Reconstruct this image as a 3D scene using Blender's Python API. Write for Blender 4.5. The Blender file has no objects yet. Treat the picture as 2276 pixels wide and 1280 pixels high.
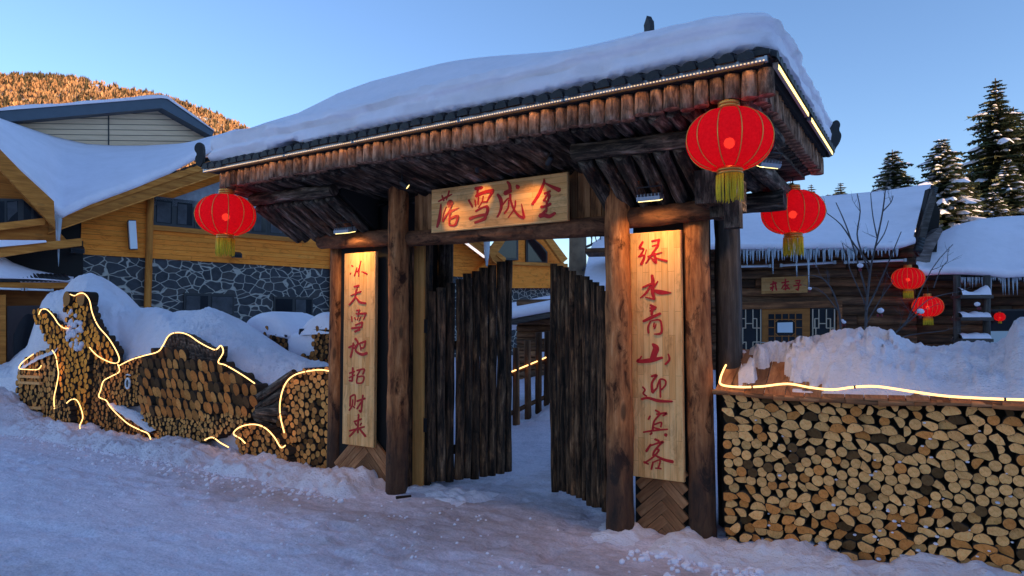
import bpy, math, random
import numpy as np
from mathutils import Vector, noise as mn
rad = math.radians
S = bpy.context.scene
COL = S.collection
# ------------------------------------------------------------------ camera, sky, sun, exposure
PITCH, YAW, EYE = 2.9767, 32.256, 1.65
cam = bpy.data.cameras.new('camera'); cam.lens = 23.726; cam.sensor_width = 36; cam.clip_end = 6000; cam.clip_start = .05
camo = bpy.data.objects.new('camera', cam); COL.objects.link(camo)
camo.location = (0, 0, EYE); camo.rotation_euler = (rad(90 + PITCH), 0, rad(YAW)); S.camera = camo
SUN_EL = 8.0; SUN_XY = (0.9998, -0.02)
SUN_ROT = math.atan2(SUN_XY[0], SUN_XY[1])
W = bpy.data.worlds.new('World'); S.world = W; W.use_nodes = True
wn = W.node_tree
sky = wn.nodes.new('ShaderNodeTexSky'); sky.sky_type = 'NISHITA'; sky.sun_disc = False
sky.sun_elevation = rad(SUN_EL); sky.sun_rotation = SUN_ROT; sky.air_density = 1.0; sky.dust_density = 0.0; sky.ozone_density = 3.3
bg = wn.nodes['Background']; bg.inputs[1].default_value = .15
wb = wn.nodes.new('ShaderNodeMix'); wb.data_type = 'RGBA'; wb.blend_type = 'MULTIPLY'; wb.inputs[0].default_value = 1.; wb.inputs[7].default_value = (1.09, .93, .97, 1)   # white balance of the daylight
wn.links.new(sky.outputs[0], wb.inputs[6]); wn.links.new(wb.outputs[2], bg.inputs[0])
sl = bpy.data.lights.new('sun', 'SUN'); sl.energy = 4.2; sl.angle = rad(.5); sl.color = (1, .72, .42)
so = bpy.data.objects.new('sun', sl); COL.objects.link(so)
so.rotation_euler = Vector((SUN_XY[0]*math.cos(rad(SUN_EL)), SUN_XY[1]*math.cos(rad(SUN_EL)), math.sin(rad(SUN_EL)))).to_track_quat('Z', 'Y').to_euler()
S.view_settings.view_transform = 'Standard'; S.view_settings.look = 'None'; S.view_settings.gamma = 1
S.view_settings.exposure = 1.36
S.cycles.max_bounces = 6; S.cycles.transparent_max_bounces = 6
try: S.cycles.use_denoising = True
except Exception: pass
# ------------------------------------------------------------------ photograph geometry (measured directions)
RW = np.array([math.cos(rad(YAW)), math.sin(rad(YAW)), 0]); FW = np.array([-math.sin(rad(YAW)), math.cos(rad(YAW)), 0])
def ray(x, y):
    a = (x-1138)/1500.; b = (640-y)/1500.; p = rad(PITCH)
    return RW*a + FW*(math.cos(p)-b*math.sin(p)) + np.array([0, 0, math.sin(p)+b*math.cos(p)])
CP = np.array([0, 0, EYE])
def atY(x, y, Y):
    d = ray(x, y); return Vector(CP + d*(Y/d[1]))
def atZ(x, y, z):
    d = ray(x, y); return Vector(CP + d*((z-EYE)/d[2]))
def atD(x, y, D):
    d = ray(x, y); return Vector(CP + d*(D/(d@FW)))
class Fac:                                     # a vertical wall plane; n points to the viewer's side
    def __init__(s, p0, d):
        s.p0 = Vector((p0.x, p0.y, 0)); s.d = Vector((d[0], d[1], 0)).normalized(); s.n = Vector((s.d.y, -s.d.x, 0))
    def px(s, x, y, off=0.):
        r = Vector(ray(x, y)); q = s.p0 + s.n*off
        return Vector(CP) + r*((q - Vector(CP)).dot(s.n)/r.dot(s.n))
    def sz(s, x, y, off=0.):
        p = s.px(x, y, off); return (p-s.p0).dot(s.d), p.z
    def w(s, a, z, off=0.):
        return s.p0 + s.d*a + s.n*off + Vector((0, 0, z))
# ------------------------------------------------------------------ object helpers
ORG = {}
def tag(o, label, cat, group=None, kind=None):
    if label: o['label'] = label
    if cat: o['category'] = cat
    if group: o['group'] = group
    if kind: o['kind'] = kind
    return o
def thing(name, label, cat, loc=(0, 0, 0), group=None):
    o = bpy.data.objects.new(name, None); COL.objects.link(o); o.location = loc; o.empty_display_size = .1
    ORG[o.name] = Vector(loc); return tag(o, label, cat, group)
class MB:
    def __init__(s): s.v = []; s.f = []; s.m = []; s.uv = []; s.c = []; s.sm = []
    def face(s, idx, mat=0, uv=None, col=(1, 1, 1), smooth=True):
        s.f.append(idx); s.m.append(mat); s.uv.append(uv or [(0, 0)]*len(idx)); s.c.append(col); s.sm.append(smooth)
    def add(s, *pts):
        n = len(s.v); s.v += [tuple(p) for p in pts]; return n
    def quad(s, a, b, c, d, mat=0, col=(1, 1, 1), smooth=False, grain=None):
        n = s.add(a, b, c, d); a, b, c, d = map(Vector, (a, b, c, d))
        l1 = (b-a).length; l2 = (d-a).length; o = (n*.37) % 9
        if l1 > l2: uv = [(o, o), (o, o+l1), (o+l2, o+l1), (o+l2, o)]
        else: uv = [(o, o), (o+l1, o), (o+l1, o+l2), (o, o+l2)]
        s.face([n, n+1, n+2, n+3], mat, uv, col, smooth)
    def hexa(s, p, mat=0, col=(1, 1, 1)):            # p: 8 corners, bottom loop then top loop
        for q in ((0, 3, 2, 1), (4, 5, 6, 7), (0, 1, 5, 4), (1, 2, 6, 5), (2, 3, 7, 6), (3, 0, 4, 7)):
            s.quad(*[p[i] for i in q], mat, col)
    def box(s, c, ax, ay, az, mat=0, col=(1, 1, 1)):  # centre and three half vectors
        c, ax, ay, az = map(Vector, (c, ax, ay, az))
        s.hexa([c-ax-ay-az, c+ax-ay-az, c+ax+ay-az, c-ax+ay-az, c-ax-ay+az, c+ax-ay+az, c+ax+ay+az, c-ax+ay+az], mat, col)
    def abox(s, x0, x1, y0, y1, z0, z1, mat=0, col=(1, 1, 1)):
        s.box(((x0+x1)/2, (y0+y1)/2, (z0+z1)/2), ((x1-x0)/2, 0, 0), (0, (y1-y0)/2, 0), (0, 0, (z1-z0)/2), mat, col)
    def tube(s, pts, rs, seg=10, mat=0, cap=0, kn=0., seed=0., col=(1, 1, 1), caps=True, flat=1.):
        pts = [Vector(p) for p in pts]; n = len(pts); L = 0.; o = (seed*3.17) % 50
        a = None; first = len(s.v)
        Ls = []
        for i, p in enumerate(pts):
            d = (pts[min(i+1, n-1)]-pts[max(i-1, 0)]).normalized()
            if a is None: a = d.orthogonal().normalized()
            a = (a - d*a.dot(d)).normalized(); b = d.cross(a)
            if i: L += (p-pts[i-1]).length
            Ls.append(L)
            r = rs[i] if hasattr(rs, '__len__') else rs
            for j in range(seg):
                t = 2*math.pi*j/seg; k = 1.
                if kn: k += kn*mn.noise((math.cos(t)*1.3+seed*7.7, math.sin(t)*1.3+seed, L*3.1)) + kn*.6*mn.noise((math.cos(t)*3+seed, math.sin(t)*3, L*9+seed))
                s.v.append(tuple(p + (a*math.cos(t)+b*math.sin(t)*flat)*r*k))
        r0 = rs[0] if hasattr(rs, '__len__') else rs
        for i in range(n-1):
            for j in range(seg):
                k = (j+1) % seg; u0 = o+2*math.pi*r0*j/seg; u1 = o+2*math.pi*r0*(j+1)/seg
                s.face([first+i*seg+j, first+i*seg+k, first+(i+1)*seg+k, first+(i+1)*seg+j], mat,
                       [(u0, o+Ls[i]), (u1, o+Ls[i]), (u1, o+Ls[i+1]), (u0, o+Ls[i+1])], col)
        if caps:
            for i, rv in ((0, True), (n-1, False)):
                idx = [first+i*seg+j for j in range(seg)]; uv = [(math.cos(2*math.pi*j/seg)*r0, math.sin(2*math.pi*j/seg)*r0) for j in range(seg)]
                if rv: idx.reverse(); uv.reverse()
                s.face(idx, cap, uv, col, False)
    def log(s, p0, p1, r0, r1=None, seg=12, mat=0, cap=1, kn=.08, seed=0., step=.14, col=(1, 1, 1), bend=0., flat=1.):
        p0, p1 = Vector(p0), Vector(p1); n = max(2, int((p1-p0).length/step)+1); r1 = r0 if r1 is None else r1
        o = (p1-p0).orthogonal().normalized()
        pts = [p0.lerp(p1, i/n)+o*bend*(math.sin(i/n*3.1)+.5*mn.noise((seed, i*.6, 3))) for i in range(n+1)]
        s.tube(pts, [r0+(r1-r0)*i/n for i in range(n+1)], seg, mat, cap, kn, seed, col, True, flat)
    def prism(s, poly, back, mat=0, side=None, col=(1, 1, 1), smooth=False):   # poly: world points seen from the front, any winding
        side = mat if side is None else side; poly = [Vector(p) for p in poly]; back = Vector(back); n = len(poly)
        nrm = sum(((poly[i]).cross(poly[(i+1) % n]) for i in range(n)), Vector())
        if nrm.dot(back) > 0: poly.reverse()
        q = s.add(*poly); s.add(*[p+back for p in poly])
        ex = (back.cross(Vector((0, 0, 1)))).normalized() if abs(back.z) < back.length*.9 else Vector((1, 0, 0))
        ey = back.cross(ex).normalized(); o = sum(poly, Vector())/n
        uv = [((p-o).dot(ey), (p-o).dot(ex)) for p in poly]
        s.face(list(range(q, q+n)), mat, uv, col, False)
        s.face(list(range(q+2*n-1, q+n-1, -1)), mat, uv[::-1], col, False)
        L = 0.
        for i in range(n):
            k = (i+1) % n; l = (poly[k]-poly[i]).length; B = back.length
            s.face([q+i, q+n+i, q+n+k, q+k], side, [(L, 0), (L, B), (L+l, B), (L+l, 0)], col, smooth); L += l
    def grid(s, P, mat=0, col=None, smooth=True, closed=False):     # P[i][j] world points
        ni, nj = len(P), len(P[0]); q = len(s.v)
        for r in P: s.v += [tuple(p) for p in r]
        for i in range(ni-1):
            for j in range(nj if closed else nj-1):
                k = (j+1) % nj
                s.face([q+i*nj+j, q+i*nj+k, q+(i+1)*nj+k, q+(i+1)*nj+j], mat,
                       [(i, j), (i, j+1), (i+1, j+1), (i+1, j)], col(i, j) if col else (1, 1, 1), smooth)
    def build(s, name, mats, parent=None, org=None):
        if parent is not None:
            o3 = ORG[parent.name]
        else: o3 = Vector(org) if org is not None else Vector((0, 0, 0))
        me = bpy.data.meshes.new(name); V = np.array(s.v, dtype=np.float64).reshape(-1, 3) - np.array(o3)
        me.from_pydata(V.tolist(), [], s.f)
        for m in (mats if isinstance(mats, (list, tuple)) else [mats]): me.materials.append(m)
        me.polygons.foreach_set('material_index', np.array(s.m, dtype=np.int32))
        me.polygons.foreach_set('use_smooth', np.array(s.sm, dtype=bool))
        uvl = me.uv_layers.new(name='UVMap'); uvl.data.foreach_set('uv', np.array([c for u in s.uv for p in u for c in p], dtype=np.float32))
        ca = me.color_attributes.new('Col', 'FLOAT_COLOR', 'CORNER')
        ca.data.foreach_set('color', np.array([c for f, k in zip(s.f, s.c) for _ in f for c in (k[0], k[1], k[2], 1.)], dtype=np.float32))
        o = bpy.data.objects.new(name, me); COL.objects.link(o)
        if parent is not None: o.parent = parent
        else: o.location = o3
        ORG[o.name] = o3
        return o
def struct(name, mb, m): return tag(mb.build(name, m), None, None, kind='structure')
def solo(name, mb, m, label, cat, group=None, kind=None, org=None): return tag(mb.build(name, m, None, org), label, cat, group, kind)
def clone(root, loc, label, group=None):
    r = root.copy(); COL.objects.link(r); r.location = loc; r['label'] = label; ORG[r.name] = Vector(loc)
    if group: r['group'] = group
    for ch in list(root.children):
        c = ch.copy(); COL.objects.link(c); c.parent = r
        for g in list(ch.children):
            d = g.copy(); COL.objects.link(d); d.parent = c
    return r
# ------------------------------------------------------------------ materials
class Mat:
    def __init__(s, name):
        s.m = bpy.data.materials.new(name); s.m.use_nodes = True; s.t = s.m.node_tree; s.b = s.t.nodes['Principled BSDF']; s.out = s.t.nodes['Material Output']
    def n(s, typ, ins=None, **pr):
        x = s.t.nodes.new('ShaderNode'+typ)
        for k, v in pr.items(): setattr(x, k, v)
        for k, v in (ins or {}).items():
            if hasattr(v, 'is_output') or isinstance(v, bpy.types.NodeSocket): s.t.links.new(v, x.inputs[k])
            else: x.inputs[k].default_value = v
        return x
    def set(s, **k):
        for a, v in k.items():
            a = a.replace('_', ' ')
            if isinstance(v, bpy.types.NodeSocket): s.t.links.new(v, s.b.inputs[a])
            else: s.b.inputs[a].default_value = v
        return s
    def ramp(s, fac, stops):
        r = s.n('ValToRGB', {0: fac}); e = r.color_ramp.elements
        while len(e) < len(stops): e.new(.5)
        for x, (p, c) in zip(e, stops): x.position = p; x.color = (*c, 1) if len(c) == 3 else c
        return r.outputs[0]
    def mix(s, f, a, b, mode='MIX'):
        x = s.n('Mix', data_type='RGBA', blend_type=mode)
        for i, v in ((0, f), (6, a), (7, b)):
            if isinstance(v, bpy.types.NodeSocket): s.t.links.new(v, x.inputs[i])
            else: x.inputs[i].default_value = (*v, 1) if isinstance(v, tuple) and len(v) == 3 else v
        return x.outputs[2]
    def uv(s, sx=1, sy=1):
        c = s.n('TexCoord'); return s.n('Mapping', {0: c.outputs['UV'], 3: (sx, sy, 1)}).outputs[0]
    def obj(s, sc=(1, 1, 1)):
        c = s.n('TexCoord'); return s.n('Mapping', {0: c.outputs['Object'], 3: sc}).outputs[0]
    def pos(s): return s.n('NewGeometry').outputs['Position']
    def noise(s, vec, scale, detail=5, rough=.6, dist=0.):
        return s.n('TexNoise', {0: vec, 'Scale': scale, 'Detail': detail, 'Roughness': rough, 'Distortion': dist}).outputs[0]
    def math(s, op, a, b=0.):
        return s.n('Math', {0: a, 1: b}, operation=op).outputs[0]
    def bump(s, h, st=.5, d=.02):
        s.t.links.new(s.n('Bump', {'Height': h, 'Strength': st, 'Distance': d}).outputs[0], s.b.inputs['Normal']); return s
    def vcol(s): return s.n('VertexColor', layer_name='Col').outputs[0]
def wood(name, stops, sx=14, sy=2.2, scale=1., rough=.85, bump=.6, bd=.012, stain=None, knots=.0, blocks=None, blotch=None):
    m = Mat(name); uv = m.uv(sx, sy)
    g = m.noise(uv, scale, 7, .68, .4); g2 = m.noise(m.uv(3, 1.3), 2.2, 4, .6)
    f = m.math('ADD', m.math('MULTIPLY', g, .72), m.math('MULTIPLY', g2, .28))
    c = m.ramp(f, stops)
    if blocks:      # strips of differently toned stock glued side by side
        br = m.n('TexBrick', {0: m.n('Mapping', {0: m.uv(), 2: (0, 0, rad(90))}).outputs[0], 'Color1': (*blocks[0], 1), 'Color2': (*blocks[1], 1), 'Mortar': (*blocks[2], 1), 'Scale': 1., 'Mortar Size': .0012, 'Brick Width': .5, 'Row Height': .052, 'Bias': -.35}, offset=.37)
        c = m.mix(1., c, br.outputs[0], 'MULTIPLY')
    if blotch:      # uneven weathering: dark bark remains and bleached patches
        bl = m.noise(m.uv(4.5, 1.9), 1.7, 6, .7, .6)
        c = m.mix(1., c, m.ramp(bl, [(.36, blotch[0]), (.47, (1, 1, 1)), (.56, (1, 1, 1)), (.68, blotch[1])]), 'MULTIPLY')
    if knots:
        v = m.n('TexVoronoi', {0: m.uv(5, 1.7), 'Scale': 1.1, 'Randomness': 1.}).outputs[0]
        k = m.ramp(v, [(.0, (1, 1, 1)), (.10, (.85, .85, .85)), (.17, (0, 0, 0))])
        c = m.mix(m.math('MULTIPLY', k, knots), c, (.03, .018, .01))
    if stain:       # wet dark foot of a post that stands in snow
        z = m.n('SeparateXYZ', {0: m.pos()}).outputs[2]
        w = m.math('ADD', z, m.math('MULTIPLY', m.noise(m.uv(9, 1.2), 1., 4), -.75))
        k = m.ramp(w, [(0., (1, 1, 1)), (stain, (.55, .55, .55)), (stain+.22, (0, 0, 0))])
        c = m.mix(m.math('MULTIPLY', k, .82), c, (.022, .019, .017))
    c = m.mix(1., c, m.vcol(), 'MULTIPLY')
    m.set(Base_Color=c, Roughness=rough, Specular_IOR_Level=.25)
    m.bump(m.math('ADD', g, m.math('MULTIPLY', m.noise(m.uv(sx*.4, sy*1.6), scale, 5), .7)), bump, bd)
    return m.m
def plain(name, c, rough=.6, metal=0., nz=0., nsc=20., emit=None, es=1., bump=0.):
    m = Mat(name); m.set(Roughness=rough, Metallic=metal)
    if nz or bump:
        g = m.noise(m.obj(), nsc, 5)
        k = m.ramp(g, [(.25, tuple(x*(1-nz) for x in c)), (.75, tuple(min(1, x*(1+nz)) for x in c))])
        m.set(Base_Color=m.mix(1., k, m.vcol(), 'MULTIPLY'))
        if bump: m.bump(g, bump, .02)
    else: m.set(Base_Color=(*c, 1))
    if emit: m.set(Emission_Color=(*emit, 1), Emission_Strength=es)
    return m.m
LOG = wood('peeled_log', [(.28, (.05, .018, .008)), (.42, (.22, .07, .024)), (.55, (.46, .17, .06)), (.72, (.74, .36, .16))], 9, 1.3, 1.7, stain=.30, knots=.8, bump=.9, bd=.018, blotch=((.16, .13, .12), (1.25, 1.2, 1.1)))
LOGR = wood('red_brown_log', [(.3, (.03, .014, .009)), (.48, (.12, .048, .023)), (.62, (.24, .10, .048)), (.8, (.36, .19, .1))], 9, 3.2, 1.8, bump=.9, bd=.018, blotch=((.2, .17, .16), (1.6, 1.5, 1.4)), knots=.5)
BARK = wood('weathered_slab', [(.33, (.007, .005, .004)), (.46, (.035, .024, .017)), (.56, (.14, .098, .07)), (.69, (.46, .37, .30))], 16, 2.2, 1.5, bump=1., bd=.03, blotch=((.2, .2, .2), (1.9, 1.8, 1.7)))
FRNG = wood('eave_log_wood', [(.32, (.03, .017, .011)), (.45, (.18, .095, .058)), (.56, (.42, .24, .15)), (.72, (.74, .50, .37))], 16, 4, 1.6, bump=.9, bd=.02, blotch=((.3, .26, .25), (1.5, 1.45, 1.4)))
PICK = wood('dark_picket', [(.33, (.006, .005, .004)), (.46, (.032, .018, .011)), (.56, (.14, .07, .036)), (.69, (.46, .26, .14))], 14, 1.5, 1.7, bump=1., bd=.03, knots=.25, blotch=((.3, .3, .3), (2.2, 2.0, 1.8)))
GREY = wood('grey_weathered_post', [(.3, (.02, .017, .016)), (.5, (.07, .058, .05)), (.75, (.19, .16, .14))], 14, 1.3, 1.5, bump=.8)
NEWW = wood('fresh_plank', [(.3, (.5, .2, .05)), (.55, (.85, .38, .11)), (.8, (.95, .52, .18))], 16, .9, 1.4, bump=.2, knots=.3)
BRD = wood('pale_board', [(.25, (.58, .25, .085)), (.5, (.90, .47, .18)), (.75, (.98, .64, .30))], 26, 1.6, 1.3, bump=.25, bd=.004, knots=.12, blocks=((1, 1, 1), (.76, .60, .42), (.5, .4, .28)), blotch=((.70, .66, .64), (1.08, 1.06, 1.0)))
CHEV = wood('chevron_slat', [(.3, (.07, .03, .014)), (.48, (.34, .14, .058)), (.72, (.62, .31, .14))], 14, 2, 1.4, bump=.6)
CABN = wood('cabin_log', [(.3, (.018, .01, .006)), (.48, (.085, .038, .018)), (.60, (.20, .09, .04)), (.76, (.36, .2, .11))], 10, .9, 1.4, bump=.8)
YSID = wood('golden_siding', [(.25, (.60, .155, .016)), (.5, (1., .27, .03)), (.75, (1., .38, .07))], 18, .8, 1.3, bump=.25, bd=.004, blotch=((.72, .66, .6), (1.0, 1.0, 1.0)))
YBEM = wood('golden_beam', [(.25, (.20, .06, .012)), (.5, (.54, .18, .03)), (.75, (.78, .32, .07))], 12, .8, 1.3, bump=.5, knots=.3)
DOORW = wood('orange_door_wood', [(.3, (.22, .075, .018)), (.6, (.42, .16, .04)), (.8, (.5, .22, .07))], 14, 1, 1.3, bump=.2)
PALEW = wood('pale_lattice_wood', [(.3, (.45, .34, .23)), (.7, (.72, .58, .43))], 14, 1, 1.3, bump=.2)
BRKB = wood('firewood_bark', [(.3, (.012, .009, .007)), (.55, (.05, .033, .022)), (.8, (.11, .08, .06))], 10, 3, 1.6, bump=.8)
def cutface():
    m = Mat('cut_log_face'); c = m.n('TexCoord').outputs['UV']
    d = m.n('VectorMath', {0: c}, operation='LENGTH').outputs['Value']
    nz = m.noise(c, 22, 4); r = m.math('ADD', d, m.math('MULTIPLY', nz, .012))
    w = m.math('SINE', m.math('MULTIPLY', r, 900.))
    k = m.ramp(m.math('ADD', m.math('MULTIPLY', w, .12), m.noise(c, 35, 5, .7)), [(.2, (.48, .19, .055)), (.5, (.90, .42, .14)), (.85, (1., .61, .28))])
    at = m.n('SeparateXYZ', {0: c}); ang = m.math('ARCTAN2', at.outputs[1], at.outputs[0])
    cr = m.n('TexNoise', {0: m.n('CombineXYZ', {0: m.math('MULTIPLY', ang, 2.2), 1: m.math('MULTIPLY', d, 9.)}).outputs[0], 'Scale': 3.2, 'Detail': 2.}).outputs[0]
    k = m.mix(m.ramp(cr, [(.66, (0, 0, 0)), (.72, (.7, .7, .7))]), k, (.15, .075, .035))
    m.set(Base_Color=m.mix(1., k, m.vcol(), 'MULTIPLY'), Roughness=.85, Specular_IOR_Level=.2)
    m.bump(m.math('ADD', w, m.math('MULTIPLY', nz, 3.)), .25, .003)
    return m.m
CUT = cutface()
def snowm(name, col=(.95, .87, .925), b1=.35, rough=.55, dirt=False, sc=1.):
    m = Mat(name); p = m.pos()
    a = m.noise(p, 5*sc, 6, .62); b = m.noise(p, 55*sc, 4, .7)
    c = m.ramp(m.math('ADD', m.math('MULTIPLY', m.noise(p, 1.3, 4), .6), m.math('MULTIPLY', m.noise(p, 9., 5, .7), .4)), [(.36, tuple(x*(.90 if dirt else .90) for x in col)), (.6, col)])
    if dirt:
        g = m.noise(m.n('Mapping', {0: p, 3: (1, 1.7, 1)}).outputs[0], 3.2, 8, .72); v = m.n('SeparateColor', {0: m.vcol()}).outputs[0]
        k = m.ramp(m.math('ADD', m.math('MULTIPLY', v, .55), m.math('MULTIPLY', g, .75)), [(.52, (0, 0, 0)), (.96, (.85, .85, .85))])
        c = m.mix(k, c, (.40, .24, .175))
        st = m.noise(m.n('Mapping', {0: p, 2: (0, 0, rad(14)), 3: (1.6, 7., 1)}).outputs[0], 1.6, 6, .7)
        c = m.mix(1., c, m.ramp(st, [(.34, (.84, .85, .87)), (.54, (1, 1, 1))]), 'MULTIPLY')
        c = m.mix(1., c, m.ramp(m.noise(p, 42, 5, .8), [(.36, (.74, .75, .78)), (.52, (.97, .97, .97)), (.68, (1.08, 1.08, 1.08))]), 'MULTIPLY')
        fl = m.noise(p, 38, 2, .5)
        c = m.mix(m.math('MULTIPLY', m.ramp(fl, [(.70, (0, 0, 0)), (.76, (1, 1, 1))]), m.math('ADD', m.math('MULTIPLY', v, .6), .06)), c, (.07, .05, .04))
        m.set(Roughness=m.math('ADD', .35, m.math('MULTIPLY', a, .3)))
    else:
        m.set(Roughness=rough); c = m.mix(1., c, m.vcol(), 'MULTIPLY')
    m.set(Base_Color=c, Specular_IOR_Level=.35)
    e = m.noise(m.n('Mapping', {0: p, 3: (1, 1.6, 1)}).outputs[0], 17*sc, 5, .65)
    m.bump(m.math('ADD', m.math('ADD', a, m.math('MULTIPLY', e, .55 if not dirt else 1.1)), m.math('MULTIPLY', b, .3)), b1, .06)
    return m.m
SNOW = snowm('snow', b1=.3); SMOOTH = snowm('smooth_roof_snow', b1=.22); ROUGHSNOW = snowm('lumpy_snow', b1=.8, sc=1.4); ROAD = snowm('trampled_snow', col=(.95, .85, .93), b1=.38, dirt=True)
TILE = plain('dark_roof_tile', (.013, .012, .013), .6, nz=.4, nsc=25, bump=.3)
DARK = plain('dark_backing', (.012, .009, .007), .9)
BLACK = plain('black_metal', (.015, .015, .017), .5)
ALU = plain('grey_aluminium', (.42, .43, .45), .35, .6)
WHITEP = plain('white_plastic', (.75, .76, .78), .4)
REDP = wood('red_paint', [(.3, (.36, .008, .01)), (.6, (.52, .014, .016)), (.8, (.64, .03, .03))], 20, 20, 1.2, .5, .2)
GOLD = plain('gold_trim', (.65, .36, .08), .35, .7)
TASS = plain('yellow_tassel', (1., .58, .02), .7, nz=.3, nsc=120)
ROPE = plain('rope_light_glow', (.9, .6, .3), .4, emit=(1., .50, .14), es=1.25)
LED = plain('warm_led', (.9, .8, .6), .4, emit=(1., .60, .24), es=.42)
FLOOD = plain('flood_lens', (.9, .8, .5), .3, emit=(1., .74, .24), es=1.3)
LEDW = plain('hidden_warm_glow', (.9, .7, .4), .4, emit=(1., .50, .16), es=5.)  # glow of the strip added out of view behind the eave light housings
LEDY = plain('yellow_led', (.9, .8, .5), .3, emit=(1., .72, .22), es=.95)
BULB = plain('lantern_bulb', (1, .9, .8), .3, emit=(1., .24, .13), es=6.)
ICE = Mat('ice').set(Base_Color=(.78, .86, .93, 1), Roughness=.12, Transmission_Weight=.55, IOR=1.31).m
GLASS = Mat('dark_window_glass').set(Base_Color=(.012, .014, .018, 1), Roughness=.1, Specular_IOR_Level=.35).m
WFRM = plain('dark_window_frame', (.022, .02, .02), .5)
CURT = plain('pale_curtain', (.3, .31, .33), .8, nz=.3, nsc=9)
DIMC = plain('dim_curtain', (.055, .055, .06), .8, nz=.5, nsc=6)
FASC = plain('blue_grey_fascia', (.06, .085, .115), .5, nz=.15, nsc=4)
GSID = wood('grey_board_siding', [(.25, (.70, .47, .29)), (.75, (.88, .62, .40))], 8, .6, 1.2, bump=.1)
THAT = plain('roof_felt', (.03, .025, .02), .9, nz=.4, nsc=30, bump=.6)
def stone():
    m = Mat('crazy_stone'); p = m.obj((.8, .8, 1.15)); q = m.n('VectorMath', {0: p, 1: m.n('VectorMath', {0: m.n('TexNoise', {0: p, 'Scale': 2.2}).outputs[1], 1: (.22, .22, .22)}, operation='MULTIPLY').outputs[0]}, operation='ADD').outputs[0]
    e = m.n('TexVoronoi', {0: q, 'Scale': 4.6}, feature='DISTANCE_TO_EDGE').outputs[0]; v = m.n('TexVoronoi', {0: q, 'Scale': 4.6}).outputs[1]
    st = m.mix(.55, m.ramp(m.n('SeparateColor', {0: v}).outputs[0], [(0, (.016, .017, .021)), (.35, (.046, .046, .052)), (.6, (.024, .025, .029)), (.8, (.09, .068, .055)), (1, (.034, .038, .047))]), m.ramp(m.noise(p, 9, 5), [(.3, (.006, .007, .010)), (.7, (.055, .058, .068))]))
    k = m.ramp(e, [(.034, (1, 1, 1)), (.058, (0, 0, 0))])
    m.set(Base_Color=m.mix(k, st, (.42, .38, .32)), Roughness=.7); m.bump(m.ramp(e, [(.02, (0, 0, 0)), (.07, (1, 1, 1))]), .7, .03); return m.m
STONE = stone()
def fabric():
    m = Mat('lantern_fabric'); c = m.mix(1., m.ramp(m.noise(m.obj(), 60, 3), [(.3, (.62, .012, .02)), (.7, (.74, .018, .028))]), m.vcol(), 'MULTIPLY')
    d = m.n('BsdfDiffuse', {0: c}).outputs[0]; t = m.n('BsdfTranslucent', {0: c}).outputs[0]; tr = m.n('BsdfTransparent', {0: (1., .25, .2, 1)}).outputs[0]
    e = m.n('Emission', {0: (.9, .006, .016, 1), 1: .085}).outputs[0]
    a = m.n('MixShader', {0: .5, 1: d, 2: t}).outputs[0]; a = m.n('AddShader', {0: a, 1: e}).outputs[0]
    a = m.n('MixShader', {0: .045, 1: a, 2: tr}).outputs[0]; m.t.links.new(a, m.out.inputs[0]); return m.m
FAB = fabric()
def leaf(name, stops, rough=.8):
    m = Mat(name); m.set(Base_Color=m.mix(1., m.ramp(m.noise(m.obj(), 2.5, 4), stops), m.vcol(), 'MULTIPLY'), Roughness=rough); return m.m
NEED = leaf('needles', [(.3, (.045, .06, .02)), (.7, (.12, .125, .04))])
TRNK = leaf('tree_bark', [(.3, (.05, .035, .026)), (.7, (.13, .095, .07))])
TWIG = leaf('twig_bark', [(.3, (.05, .042, .042)), (.7, (.12, .10, .10))])
FORE = leaf('bare_forest', [(.3, (.24, .115, .05)), (.7, (.42, .22, .10))])
# ------------------------------------------------------------------ geometry tools
rnd = random.Random(7)
def inside(p, poly):
    x, y = p; c = False; n = len(poly)
    for i in range(n):
        x0, y0 = poly[i]; x1, y1 = poly[i-1]
        if (y0 > y) != (y1 > y) and x < (x1-x0)*(y-y0)/(y1-y0)+x0: c = not c
    return c
def clip(poly, nx, ny, d):                       # keep nx*x+ny*y <= d
    out = []; n = len(poly)
    for i in range(n):
        a, b = poly[i], poly[(i+1) % n]; da = nx*a[0]+ny*a[1]-d; db = nx*b[0]+ny*b[1]-d
        if da <= 0: out.append(a)
        if (da < 0) != (db < 0) and abs(da-db) > 1e-12:
            t = da/(da-db); out.append((a[0]+(b[0]-a[0])*t, a[1]+(b[1]-a[1])*t))
    return out
def area_c(p):
    A = cx = cy = 0.
    for i in range(len(p)):
        x0, y0 = p[i]; x1, y1 = p[(i+1) % len(p)]; k = x0*y1-x1*y0; A += k; cx += (x0+x1)*k; cy += (y0+y1)*k
    if abs(A) < 1e-9: return 0., p[0]
    return abs(A)/2, (cx/(3*A), cy/(3*A))
def cells(P, R, box=None):
    A = np.array(P); out = []
    for i, p in enumerate(P):
        r = R[i] if hasattr(R, '__len__') else R
        poly = [(p[0]+r*math.cos(t*math.pi/7), p[1]+r*math.sin(t*math.pi/7)) for t in range(14)]
        d2 = ((A-A[i])**2).sum(1); o = np.argsort(d2)[1:22]
        for j in o:
            if d2[j] > 4*r*r or d2[j] < 1e-9: continue
            nx, ny = A[j]-A[i]; L = math.hypot(nx, ny); nx /= L; ny /= L; mid = (A[i]+A[j])/2
            poly = clip(poly, nx, ny, nx*mid[0]+ny*mid[1])
            if len(poly) < 3: break
        if box and len(poly) > 2:
            for nx, ny, d in ((-1, 0, -box[0]), (1, 0, box[1]), (0, -1, -box[2]), (0, 1, box[3])): poly = clip(poly, nx, ny, d) if len(poly) > 2 else poly
        out.append(poly)
    return out
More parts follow.
